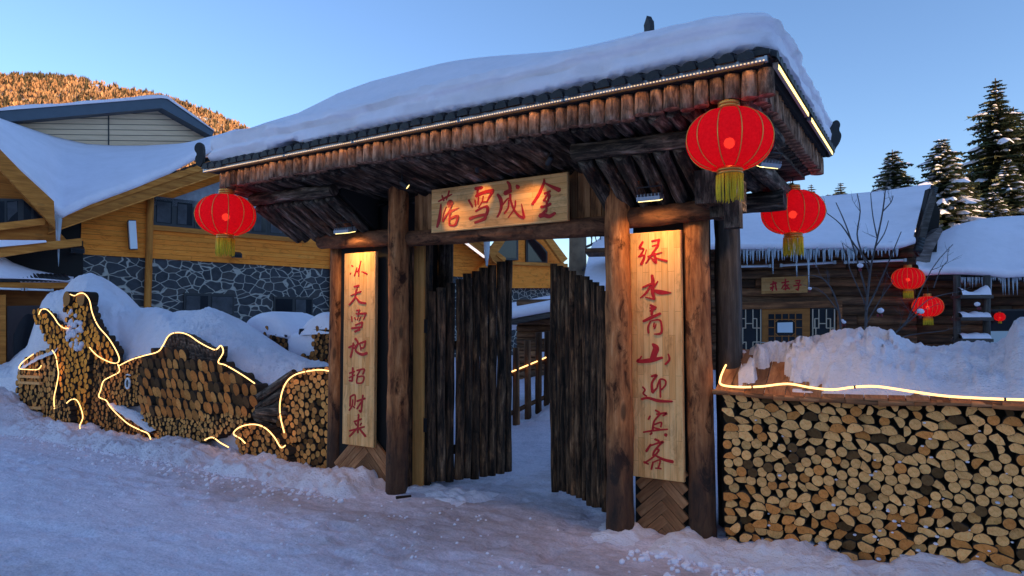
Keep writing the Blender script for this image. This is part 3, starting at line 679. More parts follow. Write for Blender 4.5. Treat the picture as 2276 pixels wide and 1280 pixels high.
# snow blanket on the roof
def snow_cap():
    prof = [(.06, -.03), (.0, .0), (-.03, .03), (-.045, .065), (-.045, .10), (-.03, .13), (-.035, .16), (-.04, .19), (-.025, .225), (.01, .255), (.07, .285), (.16, .325), (.3, .39), (.5, .475), (.75, .575), (1.0, .66), (1.15, .705), (1.28, .73), (1.376, .745)]
    nx, ny = 150, 74; P = []
    def pt(d, zo, s):           # s: parameter round the outline of the inset rectangle with rounded corners
        x0, x1, y0, y1 = EX0+d, EX1-d, EY0+d, EY1-d; hx, hy = (x1-x0)/2, max(.001, (y1-y0)/2); cx, cy = (x0+x1)/2, (y0+y1)/2; r = min(.22+.25*max(0, d), hy*.98)
        side, t = s
        if side == 0: x, y = -1+2*t, -1
        elif side == 1: x, y = 1, -1+2*t
        elif side == 2: x, y = 1-2*t, 1
        else: x, y = -1, 1-2*t
        x *= hx; y *= hy; ax, ay = abs(x)-(hx-r), abs(y)-(hy-r)
        if ax > 0 and ay > 0:
            m = math.hypot(ax, ay); f = max(ax, ay)/m
            x = math.copysign(hx-r+ax*f, x); y = math.copysign(hy-r+ay*f, y)
        return cx+x, cy+y, 3.312+zo
    S_ = [(0, i/nx) for i in range(nx)]+[(1, i/ny) for i in range(ny)]+[(2, i/nx) for i in range(nx)]+[(3, i/ny) for i in range(ny)]
    for d, zo in prof:
        r = []
        for s in S_:
            x, y, z = pt(d, zo, s); ed = sm(.6, .0, d)
            thick = 1+.30*sm(.25, .95, d)*sm(-2.2, -4.2, x)*sm(-6.4, -5.2, x)+.06*sm(.2, .9, d)
            band = (.020*math.sin(zo*80+fbm(x*.6, y*.6)*2.6)+.020*(1 if math.sin(zo*41+fbm(x*.9, y*.9, 3)*2.) > .2 else 0))*ed
            n = fbm(x*1.6, y*1.6, zo*6, 3)*.022*ed + fbm(x*5, y*5, zo*16, 3)*.016*ed + fbm(x*.45, y*.45, 5, 2)*.022*sm(.0, .5, d)
            ox = x-max(EX0+.7, min(EX1-.7, x)); oy = y-max(EY0+.7, min(EY1-.7, y)); l = math.hypot(ox, oy)
            if l > 1e-6: ox /= l; oy /= l
            lip = .05*max(0, fbm(x*1.7, y*1.7, 8))*(zo < .05)
            zz = 3.312+zo*thick*1.03+n*.55*(zo > .03)+(.018*abs(math.sin((x if abs(oy) > .5 else y)*math.pi/.118)) + lip)*(zo < .02)
            r.append(Vector((x+ox*(n+band), y+oy*(n+band), zz)))
        P.append(r)
    mb = MB(); mb.grid(P, closed=True)
    return mb
snow_cap().build('snow_cap', SMOOTH, GATE)
def ornament(name, poly, o, ax, th):
    mb = MB(); ax = Vector(ax); bk = ax.cross(Vector((0, 0, 1)))*th
    mb.prism([Vector(o)+ax*a+Vector((0, 0, b)) for a, b in poly], bk); mb.build(name, TILE, GATE)
ornament('ridge_ornament', [(-.04, -.2), (-.04, .0), (-.045, .03), (-.025, .06), (-.005, .09), (.0, .10), (.015, .07), (.035, .045), (.04, .0), (.04, -.2)], (-2.06, 5.56, 4.24), (.85, -.53, 0), .05)
ornament('corner_ornament', chaikin([(a_*.75, b_*.75) for a_, b_ in [(-.06, -.1), (-.02, .04), (-.05, .12), (0, .2), (.02, .31), (.09, .36), (.14, .30), (.11, .22), (.15, .16), (.12, .06), (.06, -.02), (.03, -.12)]], 2), (EX1+.0, EY1-.02, 3.30), (.85, .53, 0), .05)
ornament('corner_ornament', chaikin([(a_*.75, b_*.75) for a_, b_ in [(-.06, .32), (-.11, .27), (-.11, .2), (-.07, .15), (-.1, .1), (-.09, .03), (-.05, -.03), (0, 0), (.02, .1), (.01, .3)]], 2), (EX0-.02, EY0-.02, 3.29), (.85, .53, 0), .05)
# light strips under the eave
def strip(p0, p1, out, label, mat=LED, face=False):
    p0, p1, out = Vector(p0), Vector(p1), Vector(out); t = thing('light_strip', label, 'light strip', (p0+p1)/2, 'light strips under the gate eave'); d = (p1-p0).normalized()
    mb = MB(); mb.box((p0+p1)/2, (p1-p0)/2, out*.012, Vector((0, 0, .014))); mb.box(p0, d*.008, out*.016, Vector((0, 0, .017))); mb.box(p1, d*.008, out*.016, Vector((0, 0, .017))); mb.build('housing', ALU, t)
    mb = MB(); n = int((p1-p0).length/.022)
    if face: mb.box((p0+p1)/2+out*.014-Vector((0, 0, .004)), (p1-p0)/2*.985, out*.003, Vector((0, 0, .013)))
    else:
        for k in range(n): mb.box(p0.lerp(p1, (k+.5)/n)+out*.0135-Vector((0, 0, .0095)), d*.005, out*.003, Vector((0, 0, .0038)))
        q = MB(); q.box((p0+p1)/2-out*.0135-Vector((0, 0, .004)), (p1-p0)/2*.99, out*.0012, Vector((0, 0, .006))); q.build('hidden_glow_strip', LEDW, t)  # extra emitter hidden behind the housing, added to warm the eave logs
    mb.build('diodes', mat, t)
fx = [EX0-.02, -5.17, -4.27, -3.12, -2.20, EX1+.02]
names = ['far left end, above the left lantern', 'second length from the left end', 'middle length, above the name board', 'fourth length from the left end', 'rightmost length']
for k in range(5): strip((fx[k]+.012, EY0-.02, 3.235), (fx[k+1]-.012, EY0-.02, 3.235), (0, -1, 0), 'dotted warm light strip under the front eave, '+names[k])
strip((EX1+.035, EY0+.12, 3.235), (EX1+.035, EY0+1.28, 3.235), (1, 0, 0), 'solid yellow light strip under the right eave, nearer the front corner', LEDY, True)
strip((EX1+.035, EY0+1.40, 3.235), (EX1+.035, EY1-.1, 3.235), (1, 0, 0), 'solid yellow light strip under the right eave, nearer the rear corner', LEDY, True)
# ------------------------------------------------------------------ sign boards with brushed lettering
def board(name, x0, x1, z0, z1, y, th, label, nails=True):
    t = thing(name, label, 'sign', ((x0+x1)/2, y, z0)); mb = MB(); b = .006
    mb.hexa([(x0, y+th, z0), (x0, y+b, z0), (x1, y+b, z0), (x1, y+th, z0), (x0, y+th, z1), (x0, y+b, z1), (x1, y+b, z1), (x1, y+th, z1)])
    mb.quad((x0+b, y, z0+b), (x1-b, y, z0+b), (x1-b, y, z1-b), (x0+b, y, z1-b))
    for a, c in ((((x0, z0), (x1, z0)), ((x0+b, z0+b), (x1-b, z0+b))), (((x1, z0), (x1, z1)), ((x1-b, z0+b), (x1-b, z1-b))), (((x1, z1), (x0, z1)), ((x1-b, z1-b), (x0+b, z1-b))), (((x0, z1), (x0, z0)), ((x0+b, z1-b), (x0+b, z0+b)))):
        mb.quad((a[0][0], y+b, a[0][1]), (a[1][0], y+b, a[1][1]), (c[1][0], y, c[1][1]), (c[0][0], y, c[0][1]))
    mb.build('panel', BRD, t); return t
def brush(mb, pts, ws, y, lift, fn):
    P = catmull([(a, b, w) for (a, b), w in zip(pts, ws)], 5); Q = [fn(p.x, p.y) for p in P]
    n = len(P); Lf = []; Rt = []
    for i in range(n):
        d = Q[min(i+1, n-1)]-Q[max(i-1, 0)]; d.y = 0; d = d.normalized() if d.length > 1e-9 else Vector((1, 0, 0)); nrm = Vector((-d.z, 0, d.x))
        e = fn(P[i].x+max(4, P[i].z)*.5, P[i].y); f = fn(P[i].x-max(4, P[i].z)*.5, P[i].y); w = (e-f).length/2
        Lf.append(Q[i]+nrm*w); Rt.append(Q[i]-nrm*w)
    d0 = (Q[0]-Q[1]).normalized()*(Lf[0]-Rt[0]).length*.35; d1 = (Q[-1]-Q[-2]).normalized()*(Lf[-1]-Rt[-1]).length*.35
    out = [Q[0]+d0]+Lf+[Q[-1]+d1]+Rt[::-1]
    m = len(out); q = len(mb.v)
    Yf = y-.004-lift
    for p in out: mb.v.append((p.x, Yf, p.z))
    for p in out: mb.v.append((p.x, y-.0005, p.z))
    def uvs(ix): return [(mb.v[i][0], mb.v[i][2]) for i in ix]
    def fc(ix): mb.face(ix, 0, uvs(ix), (1, 1, 1), False)
    fc([q, q+1, q+m-1])
    for i in range(1, n): fc([q+i, q+i+1, q+m-1-i, q+m-i])
    fc([q+n, q+n+1, q+n+2])
    for i in range(m): fc([q+i, q+(i+1) % m, q+m+(i+1) % m, q+m+i])
def letters(board_, chars, y, conv):
    k = 0
    for st in chars:
        mb = MB()
        for s in st.split(';'):
            pp, ww = s.split('/'); pts = [tuple(float(v) for v in q.split(',')) for q in pp.split()]; ws = [float(v) for v in ww.split(',')]
            while len(ws) < len(pts): ws.append(ws[-1])
            brush(mb, pts, ws, y, .00025*(k % 14), conv); k += 1
        mb.build('letter', REDP, board_)
NB = board('name_board', -4.085, -2.615, 2.512, 2.928, 5.02, .035, 'wide pale name board with four red brushed characters over the gate opening')
letters(NB, [
 '175,555 290,490 390,440/18,28,15;232,460 250,510 262,545/22;345,385 335,430 300,530/25,22,12;215,600 205,720 190,830 155,960/20,38,50,30;300,640 255,760 245,870 330,740 370,650/12;325,600 360,560 385,595 335,640/45,60,50,20;330,640 380,620 340,720 280,800 250,870/22;345,720 420,690 500,655/35,28,8;380,700 350,800 350,930/24;355,830 470,785 478,830 440,925 355,930/26,34,34,34,26',
 '760,350 870,335/42;800,350 790,440/25;770,470 900,410 1040,385/40,45,56;1030,400 985,480 940,565/50,30,20;940,560 870,560/22;655,530 715,640/30,26;755,530 765,630/22;810,480 805,600/22;885,470 865,560 810,650/18;765,710 860,655 950,630/28,25,34;950,640 955,700 930,770/46;670,830 790,785 930,760/45,35,42;920,780 900,830 750,890/40,45,30',
 '1110,440 1160,520 1170,640 1140,740 1105,800/32,52,42,30,24;1180,620 1260,520 1300,500/20;1290,530 1280,650 1220,745/22,20,26;1265,240 1300,290 1310,360/28,42,44;1225,425 1320,380/62,55;1310,440 1320,540 1370,680 1450,780 1530,815/40,30,30,36,42;1530,815 1510,700 1490,590/42,26,10;1395,540 1380,660 1280,810/20,22,18;1410,300 1432,330 1440,350/36,62,30',
 '1845,195 1840,270 1760,450 1660,600/18,42,48,40;1860,260 1950,310 2090,375/20,40,66;1850,430 1945,390/30;1900,420 1930,470 1900,550/40,42,20;1890,460 1840,540/30;1840,545 1920,545/20;1800,640 1870,630 1950,590/40,36,42;1890,560 1880,720/30;1780,780 1850,770 1930,790 2020,735/66,62,52,40;1870,700 1800,770/36'], 5.02,
 lambda x, y: atY(950+x/7.1125, 370+y/7.1125, 5.02))
RB = board('couplet_board', -2.118, -1.682, .43, 2.378, 5.13, .04, 'tall pale board with seven red characters on the right gate pillar')
c2 = lambda x, y: atY(1390+x/5.12, 510+y/5.12, 5.13)
letters(RB, [
 '200,140 165,210 210,225 165,310/25,30,20,30;150,310 220,300 180,400/20,25,32;240,230 215,330/12;300,135 390,115/22;385,110 370,190/26;305,190 380,170/18;370,190 310,270 235,385/25,20,18;260,310 415,260/24,14;330,270 350,380 310,350/28,25,12;275,310 330,350/16;350,320 400,340 475,360/12,20,26',
 '305,520 315,600 310,700 330,795/30,42,42,25;330,795 230,770/20,10;200,660 290,620/20,26;290,630 240,720 170,780/20,26,12;370,590 330,650/15,22;310,690 400,715 520,720/20,54,14',
 '285,860 350,890/26;280,895 350,882/18;285,930 340,900/26;310,870 300,970/30;205,1045 300,1000 400,955/26,36,26;290,1040 260,1110 265,1180/15,20,20;290,1040 390,1030 415,1110 405,1180 330,1190/12,20,22,25,12;330,1060 320,1110/14;350,1080 330,1130/14'], 5.13, c2)
c3 = lambda x, y: atY(1390+x/3.879, 740+y/3.879, 5.13)
letters(RB, [
 '235,95 265,130 250,180 235,232/20,52,52,50;120,225 110,245 220,235 320,212/14,24,38,20;140,200 120,235/12;370,180 380,230 345,270/12,18,18',
 '225,375 270,365 230,430 235,510/18,20,18,26;235,515 275,470/20,12;275,465 300,400 345,410 345,450 310,490/14;300,410 303,555/14;150,465 170,490 155,520 185,545/13;140,570 200,560 290,585 405,590/18,20,25,16',
 '260,665 295,685/14;215,715 200,745/14;270,700 355,690 325,715/14,18,12;300,700 250,760 235,840/14,14,18;250,790 310,770 305,810/14;245,815 300,830/13;155,855 250,840 365,830/12,16,12;230,860 215,875/16;345,872 352,885/28',
 '255,915 290,930/18;220,960 180,1020/16,20;220,970 325,935 300,960/14,16;300,960 250,1020 240,1060/16;260,1000 290,1010 240,1070 165,1120/14;250,1050 330,1090 410,1110/12,22,28;160,1110 200,1130/13;240,1110 225,1175/14;240,1115 300,1095 285,1165/12;260,1165 310,1170/12'], 5.13, c3)
LB = board('couplet_board', -5.36, -4.908, .378, 2.392, 5.13, .04, 'tall pale board with seven red characters on the left gate pillar')
c4 = lambda x, y: atY(755+x/5.567, 560+y/5.567, 5.13)
letters(LB, [
 '150,165 165,180/13;130,275 140,262/13;265,110 245,200 235,300/10,15,10;215,195 185,295/15;240,210 215,250/9;275,240 340,270/8,17',
 '180,430 240,415/14,20;222,430 208,490/15;140,540 200,515 265,490/10,14,18;208,470 190,570 120,655/16,19,15;205,560 250,620 325,635/12,22,20',
 '210,725 250,720/16;240,730 230,790/12;205,765 330,760/14,22;325,765 295,835/18,12;150,800 155,860/14;185,810 200,840/11;230,800 222,840/10;265,800 240,850/10;195,905 280,870/16;285,870 270,935/18;150,945 270,930/20;190,985 250,960/20'], 5.13, c4)
c5 = lambda x, y: atY(755+x/4.92, 740+y/4.92, 5.13)
letters(LB, [
 '100,160 160,130/16;150,110 140,190 120,265/16,18,22;160,170 190,130 285,90/12,14,18;285,95 265,160 230,160/14;220,110 235,190/12;170,60 200,110 175,190 240,235 300,220/20,16,16,22,24',
 '110,440 165,420/14;145,380 140,520/16;140,525 105,520/14;105,490 165,460/12;190,410 270,395 255,450/14;225,410 190,470/12;195,480 265,475 250,540 190,545 195,480/13',
 '120,695 115,800/13;120,695 170,680 165,790/14;145,730 135,800 105,845/14;150,800 165,820/12;190,745 280,715/16;255,680 245,780 235,860 215,845/16;245,745 190,830/14',
 '205,890 210,912/16;160,970 240,940/14;170,985 185,1010/12;240,985 225,1010/12;110,1070 270,1025/14;208,915 202,1000 200,1090/15;195,1040 110,1130/14;212,1040 285,1130/13,20'], 5.13, c5)
# ------------------------------------------------------------------ lamps of the gate
def area(name, loc, d, size, energy, colr, parent):
    l = bpy.data.lights.new(name, 'AREA'); l.energy = energy; l.color = colr; l.shape = 'RECTANGLE'; l.size = size[0]; l.size_y = size[1]; l.spread = rad(140)
    o = bpy.data.objects.new(name, l); COL.objects.link(o); o.parent = parent; o.location = Vector(loc)-ORG[parent.name]; o.rotation_euler = Vector(d).to_track_quat('-Z', 'Y').to_euler()
def flood(c, ax, dirn, label, hw=.075, energy=7.):
    c = Vector(c); ax = Vector(ax).normalized(); dn = Vector(dirn).normalized(); s_ = ax.cross(dn).normalized(); t = thing('floodlight', label, 'floodlight', c, 'floodlights of the gate')
    mb = MB(); mb.box(c, ax*hw, s_*hw*.62, dn*.016)
    for k in range(7): mb.box(c-dn*.024+ax*(hw*(-.9+.3*k)), ax*.003, s_*hw*.55, dn*.010)
    mb.build('housing', ALU, t)
    mb = MB(); mb.box(c+dn*.018, ax*hw*.9, s_*hw*.52, dn*.004); mb.build('lens', FLOOD, t)
    mb = MB()
    for e in (-1, 1): mb.tube([c+ax*e*hw*1.03, c+ax*e*hw*1.06-dn*.05, c+ax*e*hw*1.06-dn*.085], .004, 6)
    mb.tube([c-ax*hw*1.06-dn*.085, c+ax*hw*1.06-dn*.085], .005, 6); mb.tube([c-dn*.085, c-dn*.14], .005, 6); mb.build('yoke', BLACK, t)
    area('lamp', c+dn*.03, dn, (hw*1.6, hw), energy, (1, .60, .22), t)
flood(atY(1445, 440, 4.84), (1, .05, 0), (0, .25, -1), 'small floodlight above the right pillar beam', .09, 1.6)
flood(atY(767, 513, 4.88), (1, .05, 0), (0, .25, -1), 'small floodlight above the left pillar beam', .1, 1.8)
flood((-1.02, 5.05, 2.80), (.6, .8, 0), (-.5, .1, -.9), 'tilted floodlight half hidden behind the big right lantern', .09, 1.6)
def spot(p, q, label, energy):
    p, q = Vector(p), Vector(q); d = (q-p).normalized(); t = thing('spotlight', label, 'spotlight', p, 'spotlights over the name board')
    mb = MB(); mb.tube([p-d*.05, p-d*.03, p+d*.03, p+d*.035], [.016, .026, .028, .03], 14); mb.tube([p-d*.03, p-d*.03+Vector((0, 0, .1))], .006, 6); mb.build('housing', BLACK, t)
    mb = MB(); mb.tube([p+d*.032, p+d*.037], [.022, .022], 14); mb.build('lens', FLOOD, t)
    l = bpy.data.lights.new('lamp', 'SPOT'); l.energy = energy; l.color = (1, .56, .17); l.spot_size = rad(44); l.spot_blend = 1.; l.shadow_soft_size = .015
    o = bpy.data.objects.new('lamp', l); COL.objects.link(o); o.parent = t; o.location = d*.045; o.rotation_euler = d.to_track_quat('-Z', 'Y').to_euler()
spot((-4.14, 4.70, 2.93), (-3.74, 5.02, 2.58), 'small black spotlight at the left end of the name board', 7.5)
spot((-3.33, 4.72, 2.99), (-3.47, 5.02, 2.80), 'small black spotlight over the middle of the name board', 3)
spot((-2.62, 4.72, 2.96), (-3.02, 5.02, 2.68), 'small black spotlight at the right end of the name board', 7.5)
# ------------------------------------------------------------------ red lanterns
def lantern(loc, R, label, group, hook, ribs=12, squash=.70, tl=.62, seed=0, tas=True):
    c = Vector(loc); t = thing('red_lantern', label, 'lantern', c, group); n = 16; H = R*squash; m = ribs*6; P = []; rg = random.Random(seed)
    for i in range(n+1):
        a = -1.22+2.44*i/n; rr = R*math.cos(a)**.82; z = H*math.sin(a)/math.sin(1.22)*.98
        P.append([c+Vector((rr*(1-.022*abs(math.cos(ribs*th/2))**4)*math.cos(th), rr*(1-.022*abs(math.cos(ribs*th/2))**4)*math.sin(th), z)) for th in [2*math.pi*j/m for j in range(m)]])
    mb = MB(); mb.grid(P, closed=True); mb.build('shade', FAB, t)
    mb = MB()
    for k in range(ribs):
        th = 2*math.pi*k/ribs+math.pi/ribs*0; w = []
        for i in range(n+1):
            a = -1.22+2.44*i/n; rr = R*math.cos(a)**.82*1.003+.001; w.append(c+Vector((rr*math.cos(th), rr*math.sin(th), H*math.sin(a)/math.sin(1.22)*.98)))
        mb.tube(w, R*.013, 5)
    mb.build('rib_wire', GOLD, t)
    zt = H*.98; mb = MB()
    for k in range(3): mb.tube([c+Vector((0, 0, zt-.01*R+k*.075*R)), c+Vector((0, 0, zt+.03*R+k*.075*R)), c+Vector((0, 0, zt+.06*R+k*.075*R))], [R*.25, R*(.27-.01*k), R*.25], 24)
    mb.build('top_collar', GOLD, t)
    mb = MB()
    for k in range(2): mb.tube([c-Vector((0, 0, zt-.01*R+k*.075*R)), c-Vector((0, 0, zt+.03*R+k*.075*R)), c-Vector((0, 0, zt+.065*R+k*.075*R))], [R*.28, R*.30, R*.29], 24)
    mb.build('bottom_collar', GOLD, t)
    if tas:
        mb = MB(); z0 = -zt-.15*R
        for k in range(84):
            th = 2*math.pi*k/84; r_ = R*rg.uniform(.27, .31); L = R*tl*rg.uniform(.86, 1.02); a = c+Vector((r_*math.cos(th), r_*math.sin(th), z0)); b = a+Vector((rg.uniform(-.02, .02)*R, rg.uniform(-.02, .02)*R, -L))
            mb.tube([a, a.lerp(b, .5)+Vector((rg.uniform(-.01, .01)*R,)*3), b], [R*.013, R*.012, R*.007], 4, col=colv(rg, .7, 1.25, .05))
        mb.build('tassel', TASS, t)
    mb = MB(); hz = zt+.2*R; mb.tube([c+Vector((0, 0, hz-.1*R)), c+Vector((.01, 0, (hz+hook)/2)), c+Vector((0, 0, hook))], .006, 6); mb.tube([c+Vector((-R*.12, 0, hz-.08*R)), c+Vector((0, 0, hz+.12*R)), c+Vector((R*.12, 0, hz-.08*R))], .004, 6); mb.build('hanger', BLACK, t)
    mb = MB(); P = [[c+Vector((R*.13*math.sin(a)*math.cos(b), R*.13*math.sin(a)*math.sin(b), R*.13*math.cos(a)-.02)) for b in [k*math.pi/6 for k in range(12)]] for a in [.05+k*3.04/8 for k in range(9)]]
    mb.grid(P, closed=True); mb.build('bulb', BULB, t)
    return t
LG = 'red lanterns hung from the gate eaves'
p = atD(1621, 311, 4.22); lantern(p, .268, 'biggest red lantern, hanging from the front right corner of the gate eaves', LG, 3.1-p.z, seed=1)
p = atD(502, 478, 6.9); lantern(p, .293, 'red lantern hanging at the far left end of the gate eaves', LG, 3.1-p.z, seed=2)
p = atD(1762, 472, 6.2); lantern(p, .279, 'red lantern hanging from the gate eaves at the rear right corner', LG, 3.1-p.z, seed=3)
a, b = atZ(880, 1106, .03), atZ(914, 1102, .035); mb = MB(); mb.log(a, b, .014, .010, seg=7, kn=.3, cap=0); solo('stick', mb, [PICK], 'short dark stick lying in the snow at the foot of the left gate post', 'stick', org=a)
# ------------------------------------------------------------------ firewood wall right of the gate
rg = random.Random(55)
WX0, WX1, WZ0, WZ1, WY = -1.40, .72, -.02, 1.115, 5.22
def wtop(x): return 1.115+.012*math.sin(x*3.+1)
def zone(z): return 'round' if .42 < z < .76 else 'split'
P = []
sx = {'split': (.097, .0585), 'round': (.069, .067)}
z = WZ0+.03
while z < WZ1:
    a, b = sx[zone(z)]; x = WX0+rg.uniform(.3, .8)*a
    while x < WX1: P.append((x+rg.uniform(-.3, .3)*a, z+rg.uniform(-.28, .28)*b)); x += a*rg.uniform(.75, 1.25)
    z += b
ST = 1.45
def fwd(p): return (p[0], p[1]*ST) if zone(p[1]) == 'split' else (p[0], p[1]*ST)
Q = [(x, z_*ST) for x, z_ in P]
for it in range(5):
    C = cells(Q, .12, (WX0, WX1, WZ0*ST, WZ1*ST))
    Q = [((q[0]+area_c(c)[1][0])/2, (q[1]+area_c(c)[1][1])/2) if len(c) > 2 else q for q, c in zip(Q, C)]
C = cells(Q, .13, (WX0, WX1, WZ0*ST, WZ1*ST)); LOGS = []
for q, c in zip(Q, C):
    if len(c) < 3: continue
    c = [(x, z_/ST) for x, z_ in c]; A, cen = area_c(c)
    if A < 5e-4: continue
    zz = zone(cen[1]+rg.uniform(-.06, .06)); pr = rg.random(); kind = 'round' if (zz == 'round' and pr < .82) or (zz == 'split' and pr < .13) else ('quarter' if pr > .86 else 'half')
    if kind == 'round':
        dmin = min(abs((c[i][0]-cen[0])*(c[(i+1) % len(c)][1]-c[i][1])-(c[i][1]-cen[1])*(c[(i+1) % len(c)][0]-c[i][0]))/max(1e-6, math.hypot(c[(i+1) % len(c)][0]-c[i][0], c[(i+1) % len(c)][1]-c[i][1])) for i in range(len(c)))
        r = min(math.sqrt(A/math.pi)*.97, dmin*1.22); poly = [(cen[0]+r*(1+.05*mn.noise((cen[0]*9+math.cos(t), cen[1]*9+math.sin(t), 0)))*math.cos(t), cen[1]+r*(1+.05*mn.noise((cen[0]*9+math.cos(t), 2+math.sin(t), 0)))*math.sin(t)) for t in [k*math.pi/9 for k in range(18)]]; pith = cen
    else:
        an = (1.15 if cen[1] > .42 else 1.9)+rg.gauss(0, .6)+(math.pi if rg.random() < (.15 if cen[1] > .42 else .4) else 0); d = (math.cos(an), math.sin(an)); tn = (-d[1], d[0])
        ed = [((x-cen[0])*d[0]+(z_-cen[1])*d[1], (x-cen[0])*tn[0]+(z_-cen[1])*tn[1]) for x, z_ in c]
        lo, hi = min(e[0] for e in ed), max(e[0] for e in ed); t0, t1 = min(e[1] for e in ed), max(e[1] for e in ed)
        hw = (t1-t0)/2; r = max(hw*1.0, (hi-lo)*.97); of = 0 if kind == 'half' else (hw*.7*rg.choice((-1, 1)))
        if kind == 'quarter': r *= 1.25
        pith = (cen[0]+d[0]*(lo+(hi-lo)*.02)+tn[0]*((t0+t1)/2+of), cen[1]+d[1]*(lo+(hi-lo)*.02)+tn[1]*((t0+t1)/2+of)); poly = c
        hh = min((hi-lo)*1.06, hw*1.3); big = [(cen[0]+(x-cen[0])*1.2, cen[1]+(z_-cen[1])*1.2) for x, z_ in c]
        b0 = lo+(hi-lo-hh)*.5; tm = (t0+t1)/2; W_ = hw*1.13
        pith = (cen[0]+d[0]*b0+tn[0]*tm, cen[1]+d[1]*b0+tn[1]*tm)
        if kind == 'half': arc = [(math.cos(a), math.sin(a)) for a in [math.pi*i/14 for i in range(15)]]
        else:
            s_ = rg.choice((-1, 1)); arc = [(s_*(2*math.cos(a)-1), math.sin(a)) for a in [math.pi/2*i/10 for i in range(11)]]+[(s_*-1, 0)]
            pith = (pith[0]-tn[0]*W_*s_, pith[1]-tn[1]*W_*s_)
        poly = []
        for u, v in arc:
            k = 1+.06*mn.noise((u*2+cen[0]*9, v*2, cen[1]*9)); sk = .12*(mn.noise((cen[0]*20, cen[1]*20, 1)))
            poly.append((cen[0]+d[0]*(b0+hh*v*k)+tn[0]*(tm+W_*(u*k+sk*v)), cen[1]+d[1]*(b0+hh*v*k)+tn[1]*(tm+W_*(u*k+sk*v))))
        m_ = len(big); ori = sum(big[i][0]*big[(i+1) % m_][1]-big[(i+1) % m_][0]*big[i][1] for i in range(m_))
        for i in range(m_):
            p_, q_ = big[i], big[(i+1) % m_]; nx, ny = (q_[1]-p_[1]), -(q_[0]-p_[0]); l_ = math.hypot(nx, ny)
            if l_ < 1e-7: continue
            nx, ny = nx/l_, ny/l_
            if ori < 0: nx, ny = -nx, -ny
            poly = clip(poly, nx, ny, nx*p_[0]+ny*p_[1])
            if len(poly) < 3: break
        if len(poly) < 3: continue
        poly = chaikin(shrink(poly, .0015), 1, .10)
    a2, cc = area_c(poly)
    if a2 > 3e-4: LOGS.append([a2, poly, pith, kind, cc])
def vis(l): return l[4][0] < .47
LOGS.sort(key=lambda l: -(l[0] if vis(l) else 0))
named = sorted(LOGS[:300], key=lambda l: l[4][1]); rest = LOGS[300:]
rows = [named[i:i+20] for i in range(0, 300, 20)]
def logcol(l):
    u = rg.random()
    if u < .085: return (.13*rg.uniform(.6, 1.6),)*3, 'dark weathered'
    if u < (.22 if l[4][1] > .4 else .45): k = rg.uniform(.75, .95); return (k*.95, k*.70, k*.48), 'orange brown'
    k = rg.uniform(.85, 1.2); return (k*1.02, k, k*.95), 'pale'
KN = {'round': 'whole round', 'half': 'half-round split', 'quarter': 'wedge split'}
for ri, row in enumerate(rows):
    row.sort(key=lambda l: l[4][0])
    for ci, l in enumerate(row):
        col, word = logcol(l); mb = MB(); log_prism(mb, l[1], WY+rg.uniform(-.03, .025), .34, l[2], col, colv(rg, .6, 1.3), tilt=(rg.uniform(-.12, .12), rg.uniform(-.12, .12)))
        size = 'large ' if l[0] > .0062 else ('small ' if l[0] < .0035 else '')
        solo('firewood_log', mb, [CUT, BRKB], '%s%s %s log, %d from the gate in course %d above the snow' % (size, word, KN[l[3]], ci+1, ri+1), 'firewood', 'logs stacked in the wall right of the gate', org=(l[4][0], WY, l[4][1]))
mb = MB()
for l in rest: log_prism(mb, l[1], WY+rg.uniform(-.02, .02), .33, l[2], logcol(l)[0], colv(rg, .6, 1.3), tilt=(rg.uniform(-.1, .1), rg.uniform(-.1, .1)))
solo('firewood', mb, [CUT, BRKB], 'smaller log ends filling the gaps of the firewood wall right of the gate', 'firewood', kind='stuff', org=(-.3, WY, 0))
mb = MB(); mb.abox(WX0-.02, WX1, WY+.09, WY+.36, -.05, 1.12)
WCORE = mb
mb = MB()
for k in range(60):
    c = Vector((rg.uniform(-1.3, .5), WY-.005, rg.uniform(.1, 1.0)**1.2)); r_ = rg.uniform(.006, .016); mb.grid([[c+Vector((r_*s*math.cos(b), -.012*cc, r_*.6*s*math.sin(b)))*1. for b in [q*math.pi/3 for q in range(6)]] for s, cc in ((1, -1.), (1, 0), (.6, .7), (.05, 1))], closed=True)
solo('snow_flecks', mb, SNOW, 'small flecks of snow caught between the logs right of the gate', 'snow', kind='stuff', org=(-.4, WY, .5))
# its slanting slab cover, snow and rope light
CV = thing('woodpile_cover', 'slanting bark slab cover with deep snow over the firewood wall', 'cover', (-.3, 5.6, 1.15))
WCORE.build('core', DARK, CV)
def cov(x, t): return Vector((x-.10*t, 5.13+.95*t, wtop(x)+.035+.27*t))
def eline(x): return .018*math.sin(x*4.2)+.012*math.sin(x*9+1)
mb0 = MB(); x = WX0-.03
while x < WX1+.02:
    w = rg.uniform(.08, .16); e = eline(x); a, b = cov(x, -.02+rg.uniform(0, .02)), cov(x, 1); c, d = cov(x+w-.006, 1), cov(x+w-.006, -.02)
    th = Vector((0, 0, .009)); mb = MB(); col = colv(rg, .4, 1.1, .14); mb.hexa([a-th, d-th, c-th, b-th, a+th*.4, d+th*.4, c+th*.4, b+th*.4], 0, col); mb.build('cover_slab', CHEV, CV); x += w
x = WX0-.05; 
while x < WX1: 
    w = rg.uniform(.12, .24); mb = MB(); mb.log((x, 5.135, wtop(x)+.012+eline(x)*.4), (x+w, 5.135, wtop(x+w)+.012+eline(x+w)*.4), .016, .012, seg=8, kn=.3, seed=rg.random()*40, col=colv(rg, .7, 1.6, .1), flat=1.6); mb.build('edge_bark', CHEV, CV); x += w*.86
